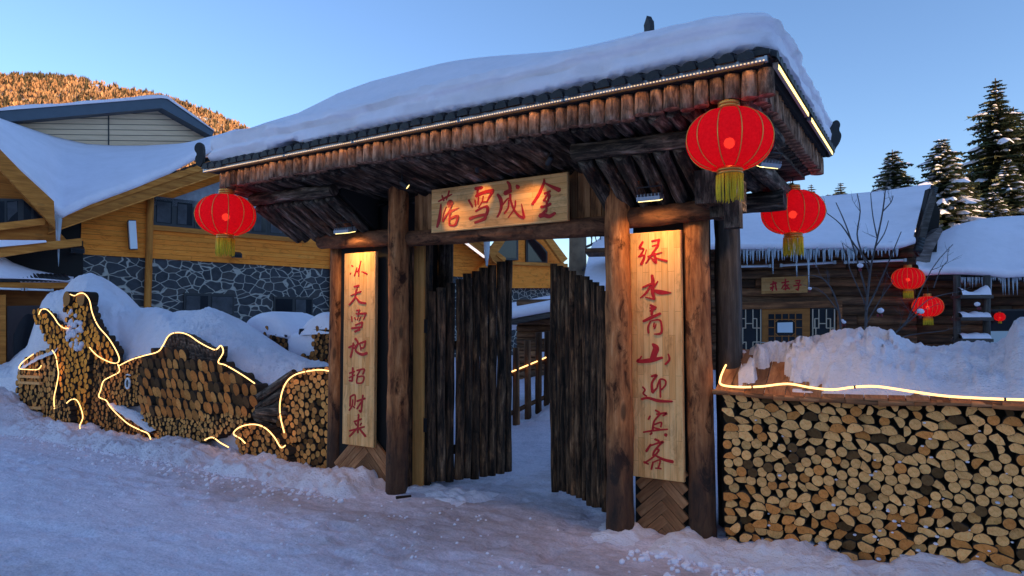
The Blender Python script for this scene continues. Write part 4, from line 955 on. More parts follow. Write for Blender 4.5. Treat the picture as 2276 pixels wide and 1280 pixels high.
RTOP = [(1590, 800), (1640, 782), (1680, 768), (1740, 765), (1800, 752), (1840, 735), (1880, 727), (1920, 732), (1960, 740), (2000, 756), (2040, 768), (2070, 770), (2110, 765), (2140, 756), (2170, 758), (2200, 762), (2235, 752), (2250, 722), (2262, 706), (2280, 702), (2330, 715), (2400, 740)]
P = []; nx = 190
for i in range(nx+1):
    px = 1640+(2385-1640)*i/nx; b = atY(px, lin(RTOP, px), 6.0); r = []
    a = cov(atY(px, 870, 5.13).x, .035)
    st = .09*sm(-.95, -1.3, a.x)
    for j in range(27):
        t = j/26; base = cov(a.x, .035+t*.93); k = math.sin(min(1, t*1.02)*math.pi/2); top = Vector((a.x+(b.x-a.x)*t, a.y+(6.0-a.y)*t, a.z+(b.z-a.z)*k))
        edge = sm(0, .12, t)*sm(-1.44, -1.2, a.x)
        n = (fbm(top.x*2.3, top.y*2.3, 2)*.06+fbm(top.x*6, top.y*6, 3)*.045+abs(fbm(top.x*11, top.y*11, 5))*.05)*sm(0, .3, t)*(1-.5*sm(.85, 1, t))
        hole = fbm(a.x*4.5+3, t*3.5, 7, 3)+.30*sm(-.75, -1.35, a.x)-.40*sm(-1.0, -.5, a.x)-.25*t
        z = base.z-.01+(top.z-base.z)*edge+n
        if hole > .02: z = min(z, base.z-.02+max(0, .06-hole)*.3)
        else: z = max(z, base.z+.012*sm(.0, -.06, hole)) if edge > .02 else z
        r.append(Vector((top.x, top.y, z)))
    r.append(Vector((r[-1].x, 6.25, max(.9, r[-1].z-.12)))); r.append(Vector((r[-1].x, 6.5, .2))); P.append(r)
mb = MB(); mb.grid(P); mb.build('snow', ROUGHSNOW, CV)
def rope(pts, label, r=.007, group='warm rope lights outlining the log walls', kn=6):
    c = catmull(pts, kn); mb = MB(); mb.tube(c, r, 8); o = c[len(c)//2]
    t = thing('rope_light', label, 'rope light', o, group); mb.build('tube', ROPE, t)
    for k in range(8, len(c)-4, 26):
        q = MB(); d = (c[k+1]-c[k]).normalized(); q.tube([c[k]-d*.006, c[k]+d*.006], r*1.35, 8); q.build('clip', BLACK, t)
    return t
rp = [(1627, 786, 5.95), (1618, 803, 5.7), (1608, 822, 5.4), (1601, 842, 5.16), (1604, 855, 5.1), (1640, 860, 5.08), (1690, 859, 5.08), (1750, 853, 5.08), (1800, 861, 5.08), (1850, 866, 5.08), (1900, 860, 5.08), (1950, 859, 5.08), (2020, 869, 5.08), (2100, 880, 5.08), (2200, 886, 5.08), (2290, 889, 5.08)]
rope([atY(a, b, c) for a, b, c in rp], 'long warm rope light along the top edge of the firewood wall right of the gate', .0075)
# ------------------------------------------------------------------ log end sculptures of the left wall
LY = 5.32
def pw(pts, Y=LY): return [(lambda p: (p.x, p.z))(atY(a, b, Y)) for a, b in pts]
def fill(mb, poly, sp, rng, Y=LY, depth=.32, round_=.75, tint=(1, 1, 1), dark=.08, lo=.7, hi=1.15, back=True, faces=(0, 1), asp=1., backslot=2):
    cs = scatter([(x, z*asp) for x, z in poly], sp, rng); C = cells(cs, sp*.72)
    for c in C:
        if len(c) < 3: continue
        c = [(x, z/asp) for x, z in c]; A, cen = area_c(c)
        if A < sp*sp*.12: continue
        if rng.random() < round_:
            r = math.sqrt(A/math.pi)*.93; pl = [(cen[0]+r*math.cos(t)*(1+rng.uniform(-.07, .07)), cen[1]+r*math.sin(t)/asp*(1+rng.uniform(-.07, .07))) for t in [k*math.pi/6 for k in range(12)]]
            pl = chaikin(shrink([(.45*a[0]+.55*b[0], .45*a[1]+.55*b[1]) for a, b in zip(pl, pl)], .002), 1)
        else: pl = chaikin(shrink(c, sp*.05), 2)
        k = rng.uniform(lo, hi); w = rng.uniform(-.06, .06); col = (k*tint[0]*(1+w), k*tint[1], k*tint[2]*(1-w))
        if rng.random() < dark: col = tuple(v*.22 for v in col)
        log_prism(mb, pl, Y+rng.uniform(-.025, .02), depth, cen, col, (1, 1, 1), faces, (rng.uniform(-.1, .1), rng.uniform(-.1, .1)))
    if back:
        cx = sum(p[0] for p in poly)/len(poly); cz = sum(p[1] for p in poly)/len(poly)
        mb.prism([Vector((x, Y+.07, z)) for x, z in poly], (0, depth-.08, 0), backslot)
MM = [CUT, BRKB, DARK]
TOT = thing('log_sculpture', 'golden log end sculpture with raised arms at the left end of the log wall', 'sculpture', (-11.2, LY, 0))
r2 = random.Random(8)
mb = MB(); fill(mb, pw([(143, 985), (143, 900), (147, 850), (137, 800), (118, 765), (100, 738), (84, 708), (84, 694), (98, 690), (112, 705), (130, 724), (152, 730), (156, 700), (150, 672), (160, 660), (188, 658), (200, 674), (208, 704), (222, 735), (246, 765), (260, 792), (258, 803), (238, 800), (212, 786), (203, 800), (205, 850), (198, 985)]), .083, r2, LY-.05, .15, .7, (1.35, .92, .28), .05, .6, 1.1)
mb.build('body', MM, TOT)
for q in ((155, 664), (187, 663)):
    p = atY(*q, LY-.06); mb = MB(); mb.log(p+Vector((0, -.05, 0)), p+Vector((0, .16, 0)), .115, .11, seg=14, kn=.12, seed=q[0], col=(.5, .42, .3)); mb.build('top_log', [BRKB, CUT], TOT)
mb = MB(); sp_ = pw([(165, 690), (182, 688), (192, 715), (196, 750), (190, 775), (172, 778), (160, 755), (158, 730)])
for k in range(46):
    while True:
        q = (r2.uniform(min(p[0] for p in sp_), max(p[0] for p in sp_)), r2.uniform(min(p[1] for p in sp_), max(p[1] for p in sp_)))
        if inside(q, sp_): break
    rr = r2.uniform(.018, .05); n = 7
    mb.grid([[Vector((q[0]+rr*math.cos(b)*s*(1+.3*mn.noise((q[0]*9+b, q[1]*9, 0))), LY-.075-rr*.5*c, q[1]+rr*math.sin(b)*s)) for b in [i*2*math.pi/n for i in range(n)]] for s, c in ((1.15, -1), (1, 0), (.7, .7), (.05, 1))], closed=True)
tag(mb.build('snow_patch', ROUGHSNOW, TOT), None, None, kind='stuff')
mb = MB(); fill(mb, pw([(143, 975), (145, 915), (153, 893), (168, 889), (179, 903), (183, 975)]), .066, r2, LY-.16, .12, .8, (.85, .68, .45), .1); mb.build('arch', MM, TOT)
BX = thing('log_stack', 'squared log stack with slanted snowy top at the far left of the wall', 'woodpile', (-12.6, LY, 0))
mb = MB(); fill(mb, pw([(42, 970), (43, 826), (62, 800), (112, 778), (124, 792), (128, 830), (124, 880), (126, 970)]), .088, r2, LY-.02, .22, .7, (.9, .78, .55), .1); mb.build('stack', MM, BX)
for y in (850, 905, 836): 
    a, b = atY(44, y, LY-.05), atY(92 if y < 860 else 95, y+2, LY-.05); mb = MB(); mb.box((a+b)/2, (b-a)/2, (0, .03, 0), (0, 0, .022)); mb.build('rail', CUT, BX)
def puff(name, pts, Y, depth, parent=None, m=SNOW, inset=.10, label=None, sub=1, rough=.02, org=None, cat='snow'):
    poly = chaikin(pw(pts, Y), sub); n = len(poly); A, c = area_c(poly)
    if sum(poly[i][0]*poly[(i+1) % n][1]-poly[(i+1) % n][0]*poly[i][1] for i in range(n)) < 0: poly = poly[::-1]
    nr = []
    for i in range(n):
        a, b = poly[i-1], poly[(i+1) % n]; d = (b[0]-a[0], b[1]-a[1]); l = math.hypot(*d) or 1; nr.append((-d[1]/l, d[0]/l))
    P = []
    for f, ty in ((.35, 1.), (.05, .8), (0, .5), (.05, .25), (.3, .08), (.8, .0), (1.6, -.02)):
        P.append([Vector((poly[i][0]+nr[i][0]*inset*f, Y+depth*ty-.0, poly[i][1]+nr[i][1]*inset*f))+Vector((0, 1, 1))*fbm(poly[i][0]*4, poly[i][1]*4, ty*3)*rough for i in range(n)])
    mb = MB(); mb.grid(P, closed=True); q = (len(P)-1)*n; mb.face([q+i for i in range(n)], 0, None, (1, 1, 1), True)
    return mb.build(name, m, parent)
mb = MB(); P = []
for i in range(25):
    t = i/24; a = atY(40+84*t, 822-45*t**.8, LY-.07); rr = []
    for j in range(9):
        u = j/8; rr.append(Vector((a.x, LY-.08+.42*u, a.z+.05*math.sin(u*3.0)**.6+.10*u+fbm(a.x*5, u*3, 1)*.03-(.05 if j in (0, 8) else 0))))
    P.append(rr)
mb.grid(P); mb.build('snow', ROUGHSNOW, BX)
LS = thing('log_stack', 'low dark log stack between the raised arm sculpture and the fish mouth', 'woodpile', (-10.2, LY, 0))
mb = MB(); fill(mb, pw([(203, 1000), (205, 850), (212, 800), (238, 808), (258, 812), (262, 830), (232, 850), (224, 878), (240, 892), (262, 912), (300, 944), (332, 962), (338, 1000)]), .068, r2, LY, .18, .75, (.72, .56, .36), .18, .45, 1.); mb.build('stack', MM, LS)
FI = thing('fish_sculpture', 'large fish made of stacked log ends with dark plank fin and tail', 'sculpture', (-8.8, LY, 0))
mb = MB(); fill(mb, pw([(225, 880), (232, 860), (262, 838), (268, 818), (300, 800), (322, 792), (325, 840), (318, 880), (296, 900), (262, 898), (240, 892)]), .062, r2, LY-.03, .18, .85, (.82, .66, .42), .12, .5, 1.05); mb.build('head', MM, FI)
mb = MB(); sc = pw([(318, 788), (345, 786), (380, 780), (440, 792), (484, 804), (520, 826), (552, 846), (576, 862), (580, 905), (545, 922), (430, 924), (330, 916), (318, 890)])
xs_ = [p[0] for p in sc]; zs_ = [p[1] for p in sc]; z = min(zs_)+.05; rowk = 0
while z < max(zs_):
    x = min(xs_)+(.08 if rowk % 2 else 0); hgt = .14+.02*((z-min(zs_))/(max(zs_)-min(zs_)))
    while x < max(xs_):
        c = (x+r2.uniform(-.014, .014), z+r2.uniform(-.012, .012))
        if inside(c, sc):
            u = r2.random(); k = r2.uniform(.5, 1.0); frac = (c[1]-min(zs_))/(max(zs_)-min(zs_))
            col = (.17*k, .16*k, .15*k) if u < .22+.36*frac else ((k*.95, k*.62, k*.36) if u < .8 else (k*1., k*.8, k*.55))
            rx, rz = .064*r2.uniform(.88, 1.05), hgt*.56*r2.uniform(.88, 1.05)
            pl = [(c[0]+rx*math.cos(t)*(1+.05*mn.noise((x*5+math.cos(t), z*5, 0)))+.02*math.sin(t)*(1 if rowk % 2 else -1)*.3, c[1]+rz*math.sin(t)) for t in [i*math.pi/9 for i in range(18)]]
            log_prism(mb, pl, LY-.06+r2.uniform(-.03, .02), .18, c, col, (1, 1, 1), (0, 1), (r2.uniform(-.1, .1), -.25))
        x += .135
    z += hgt*.86; rowk += 1
mb.prism([Vector((x, LY+.03, z_)) for x, z_ in sc], (0, .1, 0), 2); mb.build('body', MM, FI)
mb = MB(); fill(mb, pw([(322, 916), (430, 924), (545, 920), (578, 905), (560, 926), (520, 948), (490, 968), (440, 980), (385, 980), (345, 966), (325, 940)]), .062, r2, LY-.03, .18, .6, (.92, .82, .62), .06, .6, 1.1); mb.build('belly', MM, FI)
fin = [(357, 790), (377, 744), (396, 739), (418, 744), (440, 757), (462, 770), (478, 777), (490, 769), (496, 786), (486, 808), (430, 796), (380, 786)]
mb = MB(); fp = pw(fin); xf = min(p[0] for p in fp)
while xf < max(p[0] for p in fp):
    w = r2.uniform(.05, .11); s = fp
    for nx, ny, d in ((-1, -.35, -(xf+.35*min(p[1] for p in fp))), (1, .35, xf+w-.008+.35*min(p[1] for p in fp))): s = clip(s, nx, ny, d) if len(s) > 2 else s
    if len(s) > 2: mb.prism([Vector((x, LY-.02+r2.uniform(-.02, .02), z_)) for x, z_ in s], (0, .12, 0), 0, None, colv(r2, .8, 1.6))
    xf += w
mb.build('dorsal_fin', BARK, FI)
for a, b, r_ in (((574, 885), (655, 828), .055), ((576, 898), (650, 846), .06), ((574, 905), (640, 868), .055), ((572, 915), (628, 900), .05), ((568, 920), (632, 935), .055), ((575, 912), (640, 915), .06), ((570, 928), (625, 962), .045)):
    p, q = atY(*a, LY-.01+r2.uniform(-.03, .05)), atY(*b, LY-.01+r2.uniform(-.03, .05)); mb = MB(); mb.log(p, q, r_, r_*.8, seg=10, kn=.15, seed=a[0], col=colv(r2, .7, 1.5)); mb.build('tail_log', [BARK, BARK], FI)
e = atY(284, 852, LY-.075); mb = MB(); mb.tube([e+Vector((.052*math.cos(t), 0, .072*math.sin(t))) for t in [i*math.pi/8 for i in range(17)]], .015, 8, 0, 0); mb.tube([e+Vector((-.06, 0, .115)), e+Vector((0, -.005, .125)), e+Vector((.07, 0, .115))], [.006, .012, .006], 6)
ey = mb.build('eye', WHITEP, FI)
mb = MB(); mb.tube([e+Vector((0, -.01, 0)), e+Vector((0, .06, 0))], .034, 12); mb.build('pupil', BLACK, ey)
mb = MB(); P = []
for i in range(30):
    t = i/29; a = atY(246+96*t, 898+62*t, LY-.05); P.append([Vector((a.x+dx, LY-.10+dy, a.z+dz+fbm(a.x*6, dz*9, 2)*.03)) for dx, dy, dz in ((-.02, .06, -.03), (-.01, .02, -.02), (.0, -.01, 0), (.02, .02, .01+.04*math.sin(t*3)), (.03, .10, .02+.05*math.sin(t*3)))])
mb.grid(P); mb.build('jaw_snow', ROUGHSNOW, FI)
DM = thing('log_stack', 'low rounded heap of log ends under the fish tail, outlined by a rope light', 'woodpile', (-7.0, LY-.1, 0))
mb = MB(); fill(mb, pw([(520, 968), (528, 950), (545, 943), (575, 945), (600, 958), (622, 985), (640, 1006), (642, 1060), (545, 1060), (535, 1010)], LY-.12), .07, r2, LY-.12, .3, .75, (.8, .66, .44), .1, .5, 1.05); mb.build('stack', MM, DM)
DS = thing('log_stack', 'round disc shaped log stack touching the left gate pillar', 'woodpile', (-6.1, LY, 0))
mb = MB(); fill(mb, pw([(640, 1075), (630, 985), (624, 940), (625, 895), (636, 855), (652, 836), (680, 826), (745, 822), (745, 1075)]), .078, r2, LY-.03, .34, .65, (.98, .84, .6), .10, .6, 1.12); mb.build('stack', MM, DS)
HT = thing('log_sculpture', 'snow filled heart shaped log sculpture behind the tail of the fish', 'sculpture', (-7.4, 6.6, 0))
HY = 6.7
mb = MB()
for pl in ([(588, 732), (603, 726), (622, 735), (640, 752), (642, 800), (612, 800), (596, 785), (588, 760)], [(702, 755), (708, 735), (722, 722), (742, 720), (742, 800), (706, 800)], [(600, 792), (742, 792), (742, 822), (622, 815)]):
    fill(mb, pw(pl, HY), .075, r2, HY-.06, .3, .7, (.6, .46, .32), .15, .5, 1.)
mb.build('logs', MM, HT)
puff('snow_hump', [(538, 745), (541, 716), (556, 699), (575, 691), (597, 692), (618, 702), (640, 728), (648, 760), (600, 752), (570, 760)], HY-.06, .75, HT, SNOW, .06, sub=2)
puff('snow_hump', [(655, 745), (668, 725), (684, 704), (704, 692), (722, 692), (738, 702), (760, 730), (760, 752), (700, 748)], HY-.06, .75, HT, SNOW, .06, sub=2)
puff('snow_filling', [(634, 745), (650, 738), (690, 735), (712, 738), (706, 802), (640, 802)], HY-.02, .6, HT, SNOW, .05, sub=1)
RP = [
 ('on the slanted top of the squared log stack', LY-.12, [(92, 812), (84, 821), (60, 821), (43, 819), (47, 808), (60, 797), (74, 787)]),
 ('between the squared stack and raised arm sculpture', LY-.11, [(116, 778), (124, 792), (128, 815), (130, 832), (125, 860), (120, 885), (121, 915), (118, 938), (127, 955), (142, 947)]),
 ('along the left raised arm of the log sculpture', LY-.11, [(86, 699), (92, 688), (104, 688), (118, 702), (130, 720), (142, 729), (151, 729)]),
 ('over the top and right arm of the log sculpture', LY-.12, [(156, 654), (166, 657), (176, 652), (188, 653), (199, 668), (205, 695), (218, 724), (240, 750), (256, 775), (265, 797), (259, 807), (242, 804), (220, 793), (208, 783), (199, 772)]),
 ('round the fish mouth and along its chin', LY-.12, [(262, 810), (265, 826), (246, 837), (230, 847), (224, 866), (220, 882), (236, 890), (245, 904), (262, 922), (285, 942), (312, 956), (328, 963), (335, 976)]),
 ('half buried in snow below the belly of the fish', LY-.16, [(345, 984), (365, 985), (388, 986), (402, 982)]),
 ('glowing bit in the snow nearest the low heap', LY-.16, [(455, 978), (472, 972), (490, 984), (508, 994)]),
 ('along the back and dorsal fin of the fish', LY-.12, [(264, 813), (290, 800), (318, 791), (350, 782), (362, 768), (376, 745), (396, 739), (418, 744), (442, 760), (466, 773), (480, 777), (491, 768), (496, 783), (485, 805), (500, 811), (522, 823), (546, 838), (566, 852)]),
 ('arched over the low rounded heap under the fish tail', LY-.22, [(545, 985), (535, 975), (519, 964), (530, 951), (550, 944), (572, 944), (592, 953), (610, 972), (624, 994), (634, 990)]),
 ('round the log disc by the gate pillar', LY-.12, [(632, 962), (624, 930), (622, 900), (628, 868), (640, 845), (660, 831), (690, 824), (715, 822), (738, 826)]),
 ('round the small arch at the foot of the raised arm sculpture', LY-.24, [(148, 896), (158, 888), (170, 889), (179, 905), (184, 928), (177, 948), (184, 962)]),
]
for lb, Y, pts in RP: rope([atY(a, b, Y) for a, b in pts], 'warm rope light '+lb, .007)
# ------------------------------------------------------------------ lodge on the left
rg = random.Random(91)
LF = Fac(atD(180, 565, 15.2), (RW*.732+FW*.681)[:2])
LD = thing('lodge', 'big golden timber lodge with dark crazy stone base and deep snow roofs', 'building', LF.w(3, 0))
def fslab(name, fac, pts, off, th, m, parent, col=(1, 1, 1), sub=0):
    mb = MB(); mb.prism([fac.px(a, b, off) for a, b in pts], -fac.n*th, 0, None, col); return mb.build(name, m, parent)
def fbox(mb, fac, a0, a1, z0, z1, off, th, col=(1, 1, 1), mat=0):
    mb.box(fac.w((a0+a1)/2, (z0+z1)/2, off-th/2), fac.d*(a1-a0)/2, fac.n*th/2, Vector((0, 0, (z1-z0)/2)), mat, col)
aL, zS = LF.sz(178, 565); aR = LF.sz(1330, 640)[0]
mb = MB(); fbox(mb, LF, aL, aR, -.1, zS, 0, .3); mb.build('stone_wall', STONE, LD)
# boarded wall: horizontal boards under the gable rakes
pk = LF.sz(455, 385); vl = LF.sz(140, 492); slope = (pk[1]-vl[1])/(pk[0]-vl[0]); vr = LF.sz(1074, 578); amid = (vl[0]+vr[0])/2; zpk = vl[1]+slope*(amid-vl[0])
def rake(a): return vl[1]+slope*(a-vl[0]) if a < amid else zpk-slope*(a-amid)
z = zS+.002
while z < zpk-.1:
    zt = z+.118; lo, hi = aL, aR
    for e in ((aL, amid, zt), ): pass
    if zt > rake(aL): lo = vl[0]+(zt-vl[1])/slope
    hi = vr[0]-(zt-vl[1])/slope if zt > vl[1] else vr[0]
    if hi > lo+.2:
        a = lo
        while a < hi:
            b = min(hi, a+rg.uniform(2.2, 4.2)); mb = MB() if a == lo else mb; fbox(mb, LF, a, b-.004, z, zt-.007, .04+rg.uniform(0, .004), .06, colv(rg, .85, 1.1)); a = b
        mb.build('siding_board', YSID, LD)
    z = zt
mb = MB(); mb.prism([LF.w(aL, zS), LF.w(aR, zS), LF.w(aR, vl[1]-.1), LF.w(vr[0], vl[1]), LF.w(amid, zpk), LF.w(vl[0], vl[1]), LF.w(aL, vl[1]-.3)], -LF.n*.25); mb.build('wall_core', YBEM, LD)
def fwin(fac, pts, off, panes, parent, sillm=None, curtain=0.):
    a0, z0 = fac.sz(*pts[0], off); a1, z1 = fac.sz(*pts[1], off)
    mb = MB(); fbox(mb, fac, a0, a1, z0, z1, off, .10); fr = mb.build('window', WFRM, parent)
    n = panes; w = (a1-a0)/n
    for k in range(n):
        mb = MB(); fbox(mb, fac, a0+w*k+.045, a0+w*(k+1)-.045, z0+.06, z1-.06, off+.012, .02); mb.build('pane', GLASS, fr)
        if rg.random() < curtain: 
            mb = MB(); fbox(mb, fac, a0+w*k+.05, a0+w*(k+1)-.05-(w*.3 if rg.random() < .5 else 0), z0+.08, z1-.07, off+.016, .004); mb.build('curtain', DIMC, fr)
    return a0, a1, z0, z1
# long window band: sill level from its lower edge
zsl = LF.sz(340, 500, .05)[1]; ztp = LF.sz(340, 436, .05)[1]
a0 = LF.sz(340, 500, .05)[0]; a1 = LF.sz(668, 527, .05)[0]
n = 4; w = (a1-a0)/n
for k in range(n):
    mb = MB(); fbox(mb, LF, a0+w*k+.005, a0+w*(k+1)-.005, zsl, ztp, .07, .12); fr = mb.build('window', WFRM, LD)
    for q in range(2):
        mb = MB(); b0 = a0+w*k+w*q/2; fbox(mb, LF, b0+.06, b0+w/2-.06, zsl+.07, ztp-.08, .085, .02); mb.build('pane', GLASS, fr)
        mb = MB(); fbox(mb, LF, b0+.07, b0+w/2-.07-(.12 if q else .02), zsl+.08, ztp-.12, .089, .004); mb.build('curtain', DIMC, fr)
mb = MB(); fbox(mb, LF, a0-.1, a1+.1, zsl-.12, zsl-.002, .10, .1); mb.build('window_sill', YBEM, LD)
mb = MB(); mb.prism([LF.w(a0, ztp+.003, .07), LF.w(a1, ztp+.003, .07), LF.w(a1, rake(a1)-.35, .07), LF.w(a0, rake(a0)-.36, .07)], -LF.n*.1); mb.build('gable_panel', CURT, LD)
for q in ((332, 440, 332, 694), (737, 540, 737, 602)):
    a, zt = LF.sz(q[0], q[1]); mb = MB(); mb.log(LF.w(a, -.1, .10), LF.w(a, zt, .10), .085, .08, seg=10, kn=.08); mb.build('wall_post', [YBEM, YBEM], LD)
for p in (((408, 705), (521, 654)), ((608, 718), (696, 661))): fwin(LF, p, .05, 2, LD, curtain=.2)
# rakes, eave trim of the right gable
for s_ in (0, 1):
    mb = MB()
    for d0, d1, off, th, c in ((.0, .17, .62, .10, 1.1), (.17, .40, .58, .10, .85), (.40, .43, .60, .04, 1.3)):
        if s_ == 0: q = [(vl[0]-.35, 0), (amid, 0)]
        else: q = [(amid, 0), (vr[0]+.5, 0)]
        f = lambda a: vl[1]+slope*(a-vl[0]) if s_ == 0 else zpk-slope*(a-amid)
        mb.prism([LF.w(q[0][0], f(q[0][0])+.24-d0, off), LF.w(q[1][0], f(q[1][0])+.24-d0, off), LF.w(q[1][0], f(q[1][0])+.24-d1, off), LF.w(q[0][0], f(q[0][0])+.24-d1, off)], -LF.n*th, 0, None, (c, c, c))
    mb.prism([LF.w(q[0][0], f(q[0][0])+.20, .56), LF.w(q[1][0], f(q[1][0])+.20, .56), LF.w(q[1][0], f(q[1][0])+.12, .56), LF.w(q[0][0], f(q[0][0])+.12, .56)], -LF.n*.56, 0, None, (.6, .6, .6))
    mb.build('rake_board', YBEM, LD)
mb = MB(); P = []
for i in range(60):
    t = i/59; a = vl[0]-.3+(amid-vl[0]+.3)*t; P.append([LF.w(a, vl[1]+slope*(a-vl[0])+.24+zz+rg.uniform(-.02, .02), .63-dd) for zz, dd in ((0, 0), (.02, -.02), (.04, 0), (.04, .3))])
mb.grid(P, smooth=False); mb.build('roof_felt', THAT, LD)
# left gable
fslab('rake_board', LF, [(-40, 290), (47, 380), (120, 447), (123, 508), (4, 381), (-40, 335)], .95, .12, YBEM, LD)
fslab('gable_wall', LF, [(-60, 330), (5, 384), (122, 505), (150, 535), (-60, 548)], .55, .3, YBEM, LD, (.9, .85, .8))
fslab('beam', LF, [(-40, 500), (100, 484), (100, 499), (-40, 516)], .75, .15, YBEM, LD, (1.2, 1.2, 1.2))
mb = MB(); mb.prism([LF.px(a, b, .62) for a, b in [(-30, 440), (50, 442), (96, 484), (96, 490), (-30, 498)]], -LF.n*.1); fr = mb.build('window', WFRM, LD)
for q in ([(-20, 448), (10, 447), (10, 494), (-20, 496)], [(15, 446), (40, 446), (40, 490), (15, 493)], [(53, 446), (69, 461), (69, 486), (53, 488)], [(75, 466), (90, 481), (90, 484), (75, 485)]):
    mb = MB(); mb.prism([LF.px(a, b, .635) for a, b in q], -LF.n*.01); mb.build('pane', GLASS, fr)
mb = MB(); mb.prism([LF.px(a, b, .64) for a, b in [(16, 450), (38, 447), (39, 470), (27, 480), (17, 492)]], -LF.n*.004); mb.build('curtain', DIMC, fr)
# lower beam, void under it, porch
fslab('beam', LF, [(-40, 556), (100, 538), (182, 529), (182, 546), (100, 556), (-40, 578)], .9, .2, YBEM, LD, (1.1, 1.1, 1.1))
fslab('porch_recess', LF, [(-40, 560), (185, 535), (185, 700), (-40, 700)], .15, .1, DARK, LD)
fslab('ledge_snow', LF, [(-40, 533), (102, 534), (104, 538), (60, 543), (-40, 552)], 1.0, .5, SMOOTH, LD)
def snowsheet(name, fac, front, back, o0, o1, parent, m=SMOOTH, th=.16, n=60, nv=16, sag=.0, nz=.03, side=0., lip=.3):
    P = []; x0, x1 = front[0][0], front[-1][0]; y0, y1 = back[0][0], back[-1][0]
    for i in range(n+1):
        t = i/n; a = fac.px(x0+(x1-x0)*t, lin(front, x0+(x1-x0)*t), o0); b = fac.px(y0+(y1-y0)*t, lin(back, y0+(y1-y0)*t), o1); r = []
        e = sm(0, .03, t)*sm(1, .97, t) if side else 1
        r.append(a-fac.n*.25+Vector((0, 0, 0.0)))
        for k, (dz, dn) in enumerate(((0., 0), (.25, .03), (.6, .035), (.88, 0.), (1., -.06))): r.append(a+Vector((0, 0, dz*th*e))+fac.n*(dn+.02*fbm(a.x*3, a.y*3, dz*3)))
        for j in range(1, nv+1):
            u = j/nv; p = (a+Vector((0, 0, th*e))-fac.n*.06).lerp(b, u); p.z += sag*math.sin(u*math.pi)+fbm(p.x*.9, p.y*.9, 1)*nz*math.sin(min(1, u*1.1)*math.pi) ; r.append(p)
        r.append(b-fac.n*.3-Vector((0, 0, .5))); P.append(r)
    mb = MB(); mb.grid(P); return mb.build(name, m, parent)
fslab('gable_core', LF, [(-60, 300), (0, 362), (47, 402), (100, 450), (118, 480), (128, 490), (150, 486), (200, 462), (300, 424), (380, 392), (440, 360), (560, 300), (560, 500), (-60, 560)], .02, .15, DARK, LD)
snowsheet('roof_snow', LF, [(-60, 240), (0, 352), (47, 392), (100, 440), (118, 468), (128, 480), (140, 484), (150, 478), (200, 455), (300, 418), (380, 385), (440, 352), (520, 315)], [(-60, 225), (0, 262), (60, 283), (120, 303), (190, 319), (250, 323), (320, 323), (440, 317), (540, 300)], .66, -5.4, LD, th=.24, sag=.16, n=110)
for k, (x, y0, y1, r_) in enumerate(((131, 482, 592, .05), (126, 478, 540, .03), (136, 486, 520, .022), (122, 470, 505, .02))):
    a = LF.px(x, y0, .72); b = LF.px(x-1, y1, .72); mb = MB(); mb.tube([a, a.lerp(b, .4), a.lerp(b, .8), b], [r_, r_*.6, r_*.3, .004], 8, kn=.2, seed=k); mb.build('icicle', ICE, LD)
# grey upper storey behind
UP = -5.6
fslab('upper_gable', LF, [(-80, 290), (0, 262), (355, 226), (470, 300), (470, 345), (-80, 345)], UP, .3, GSID, LD)
mb = MB()
for k in range(14):
    y = 236+k*12; xa = max(-80, 0+355*(262-y)/36) if y < 262 else -80; xb = 355+115*(y-226)/74
    if y > 345: break
    mb.prism([LF.px(a, b, UP+.012) for a, b in [(max(xa, -80), y), (min(xb, 470), y+6), (min(xb, 470), y+7.0), (max(xa, -80), y+1.0)]], -LF.n*.01)
mb.prism([LF.px(a, b, UP+.015) for a, b in [(240, 244), (243, 244), (243, 345), (240, 345)]], -LF.n*.01); mb.build('siding_groove', WFRM, LD)
fslab('fascia', LF, [(-80, 257), (0, 246), (358, 218), (372, 220), (476, 292), (472, 303), (360, 240), (0, 272), (-80, 283)], UP+.45, .5, FASC, LD)
mb = MB()
P = []
for i in range(61):
    t = i/60; px = -80+556*t; y = lin([(-80, 257), (0, 246), (358, 217), (372, 219), (476, 291)], px); a = LF.px(px, y, UP+.5); th = .14*(.6+.4*fbm(t*6, 2))*sm(1., .9, t)+.03
    P.append([a, a+Vector((0, 0, th*.7))+LF.n*.03, a+Vector((0, 0, th))-LF.n*.1, a+Vector((0, 0, th+.25))-LF.n*2, a-LF.n*4])
mb.grid(P); mb.build('upper_roof_snow', SMOOTH, LD)
# porch at the far left with its dark door
PO = 1.25
fslab('porch_fascia', LF, [(-60, 627), (152, 628), (155, 640), (-60, 642)], PO, .1, YBEM, LD)
mb = MB()
for k in range(22):
    a = LF.px(-58+k*10, 622, PO+.05); mb.tube([a+Vector((0, 0, 0)), a-LF.n*.5+Vector((0, 0, .12))], .045, 8)
mb.build('porch_tile', TILE, LD)
snowsheet('porch_snow', LF, [(-60, 614), (0, 619), (60, 620), (110, 623), (150, 627), (163, 622)], [(-60, 548), (0, 566), (30, 584), (70, 598), (110, 606), (164, 615)], PO+.1, PO-.9, LD, th=.03, n=40, nv=8)
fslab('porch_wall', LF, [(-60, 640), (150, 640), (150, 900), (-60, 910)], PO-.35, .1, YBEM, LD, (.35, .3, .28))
fslab('porch_post', LF, [(-12, 656), (13, 655), (13, 886), (-12, 888)], PO-.1, .12, YBEM, LD)
dr = fslab('door', LF, [(16, 680), (112, 678), (112, 880), (16, 884)], PO-.28, .08, plain('dark_red_door', (.03, .012, .012), .45), LD)
mb = MB(); mb.prism([LF.px(a, b, PO-.265) for a, b in [(30, 790)]+[(30+68*i/10, 745-48*math.sin(math.pi*i/10)) for i in range(11)]+[(98, 790)]], -LF.n*.02); mb.build('pane', GLASS, dr)
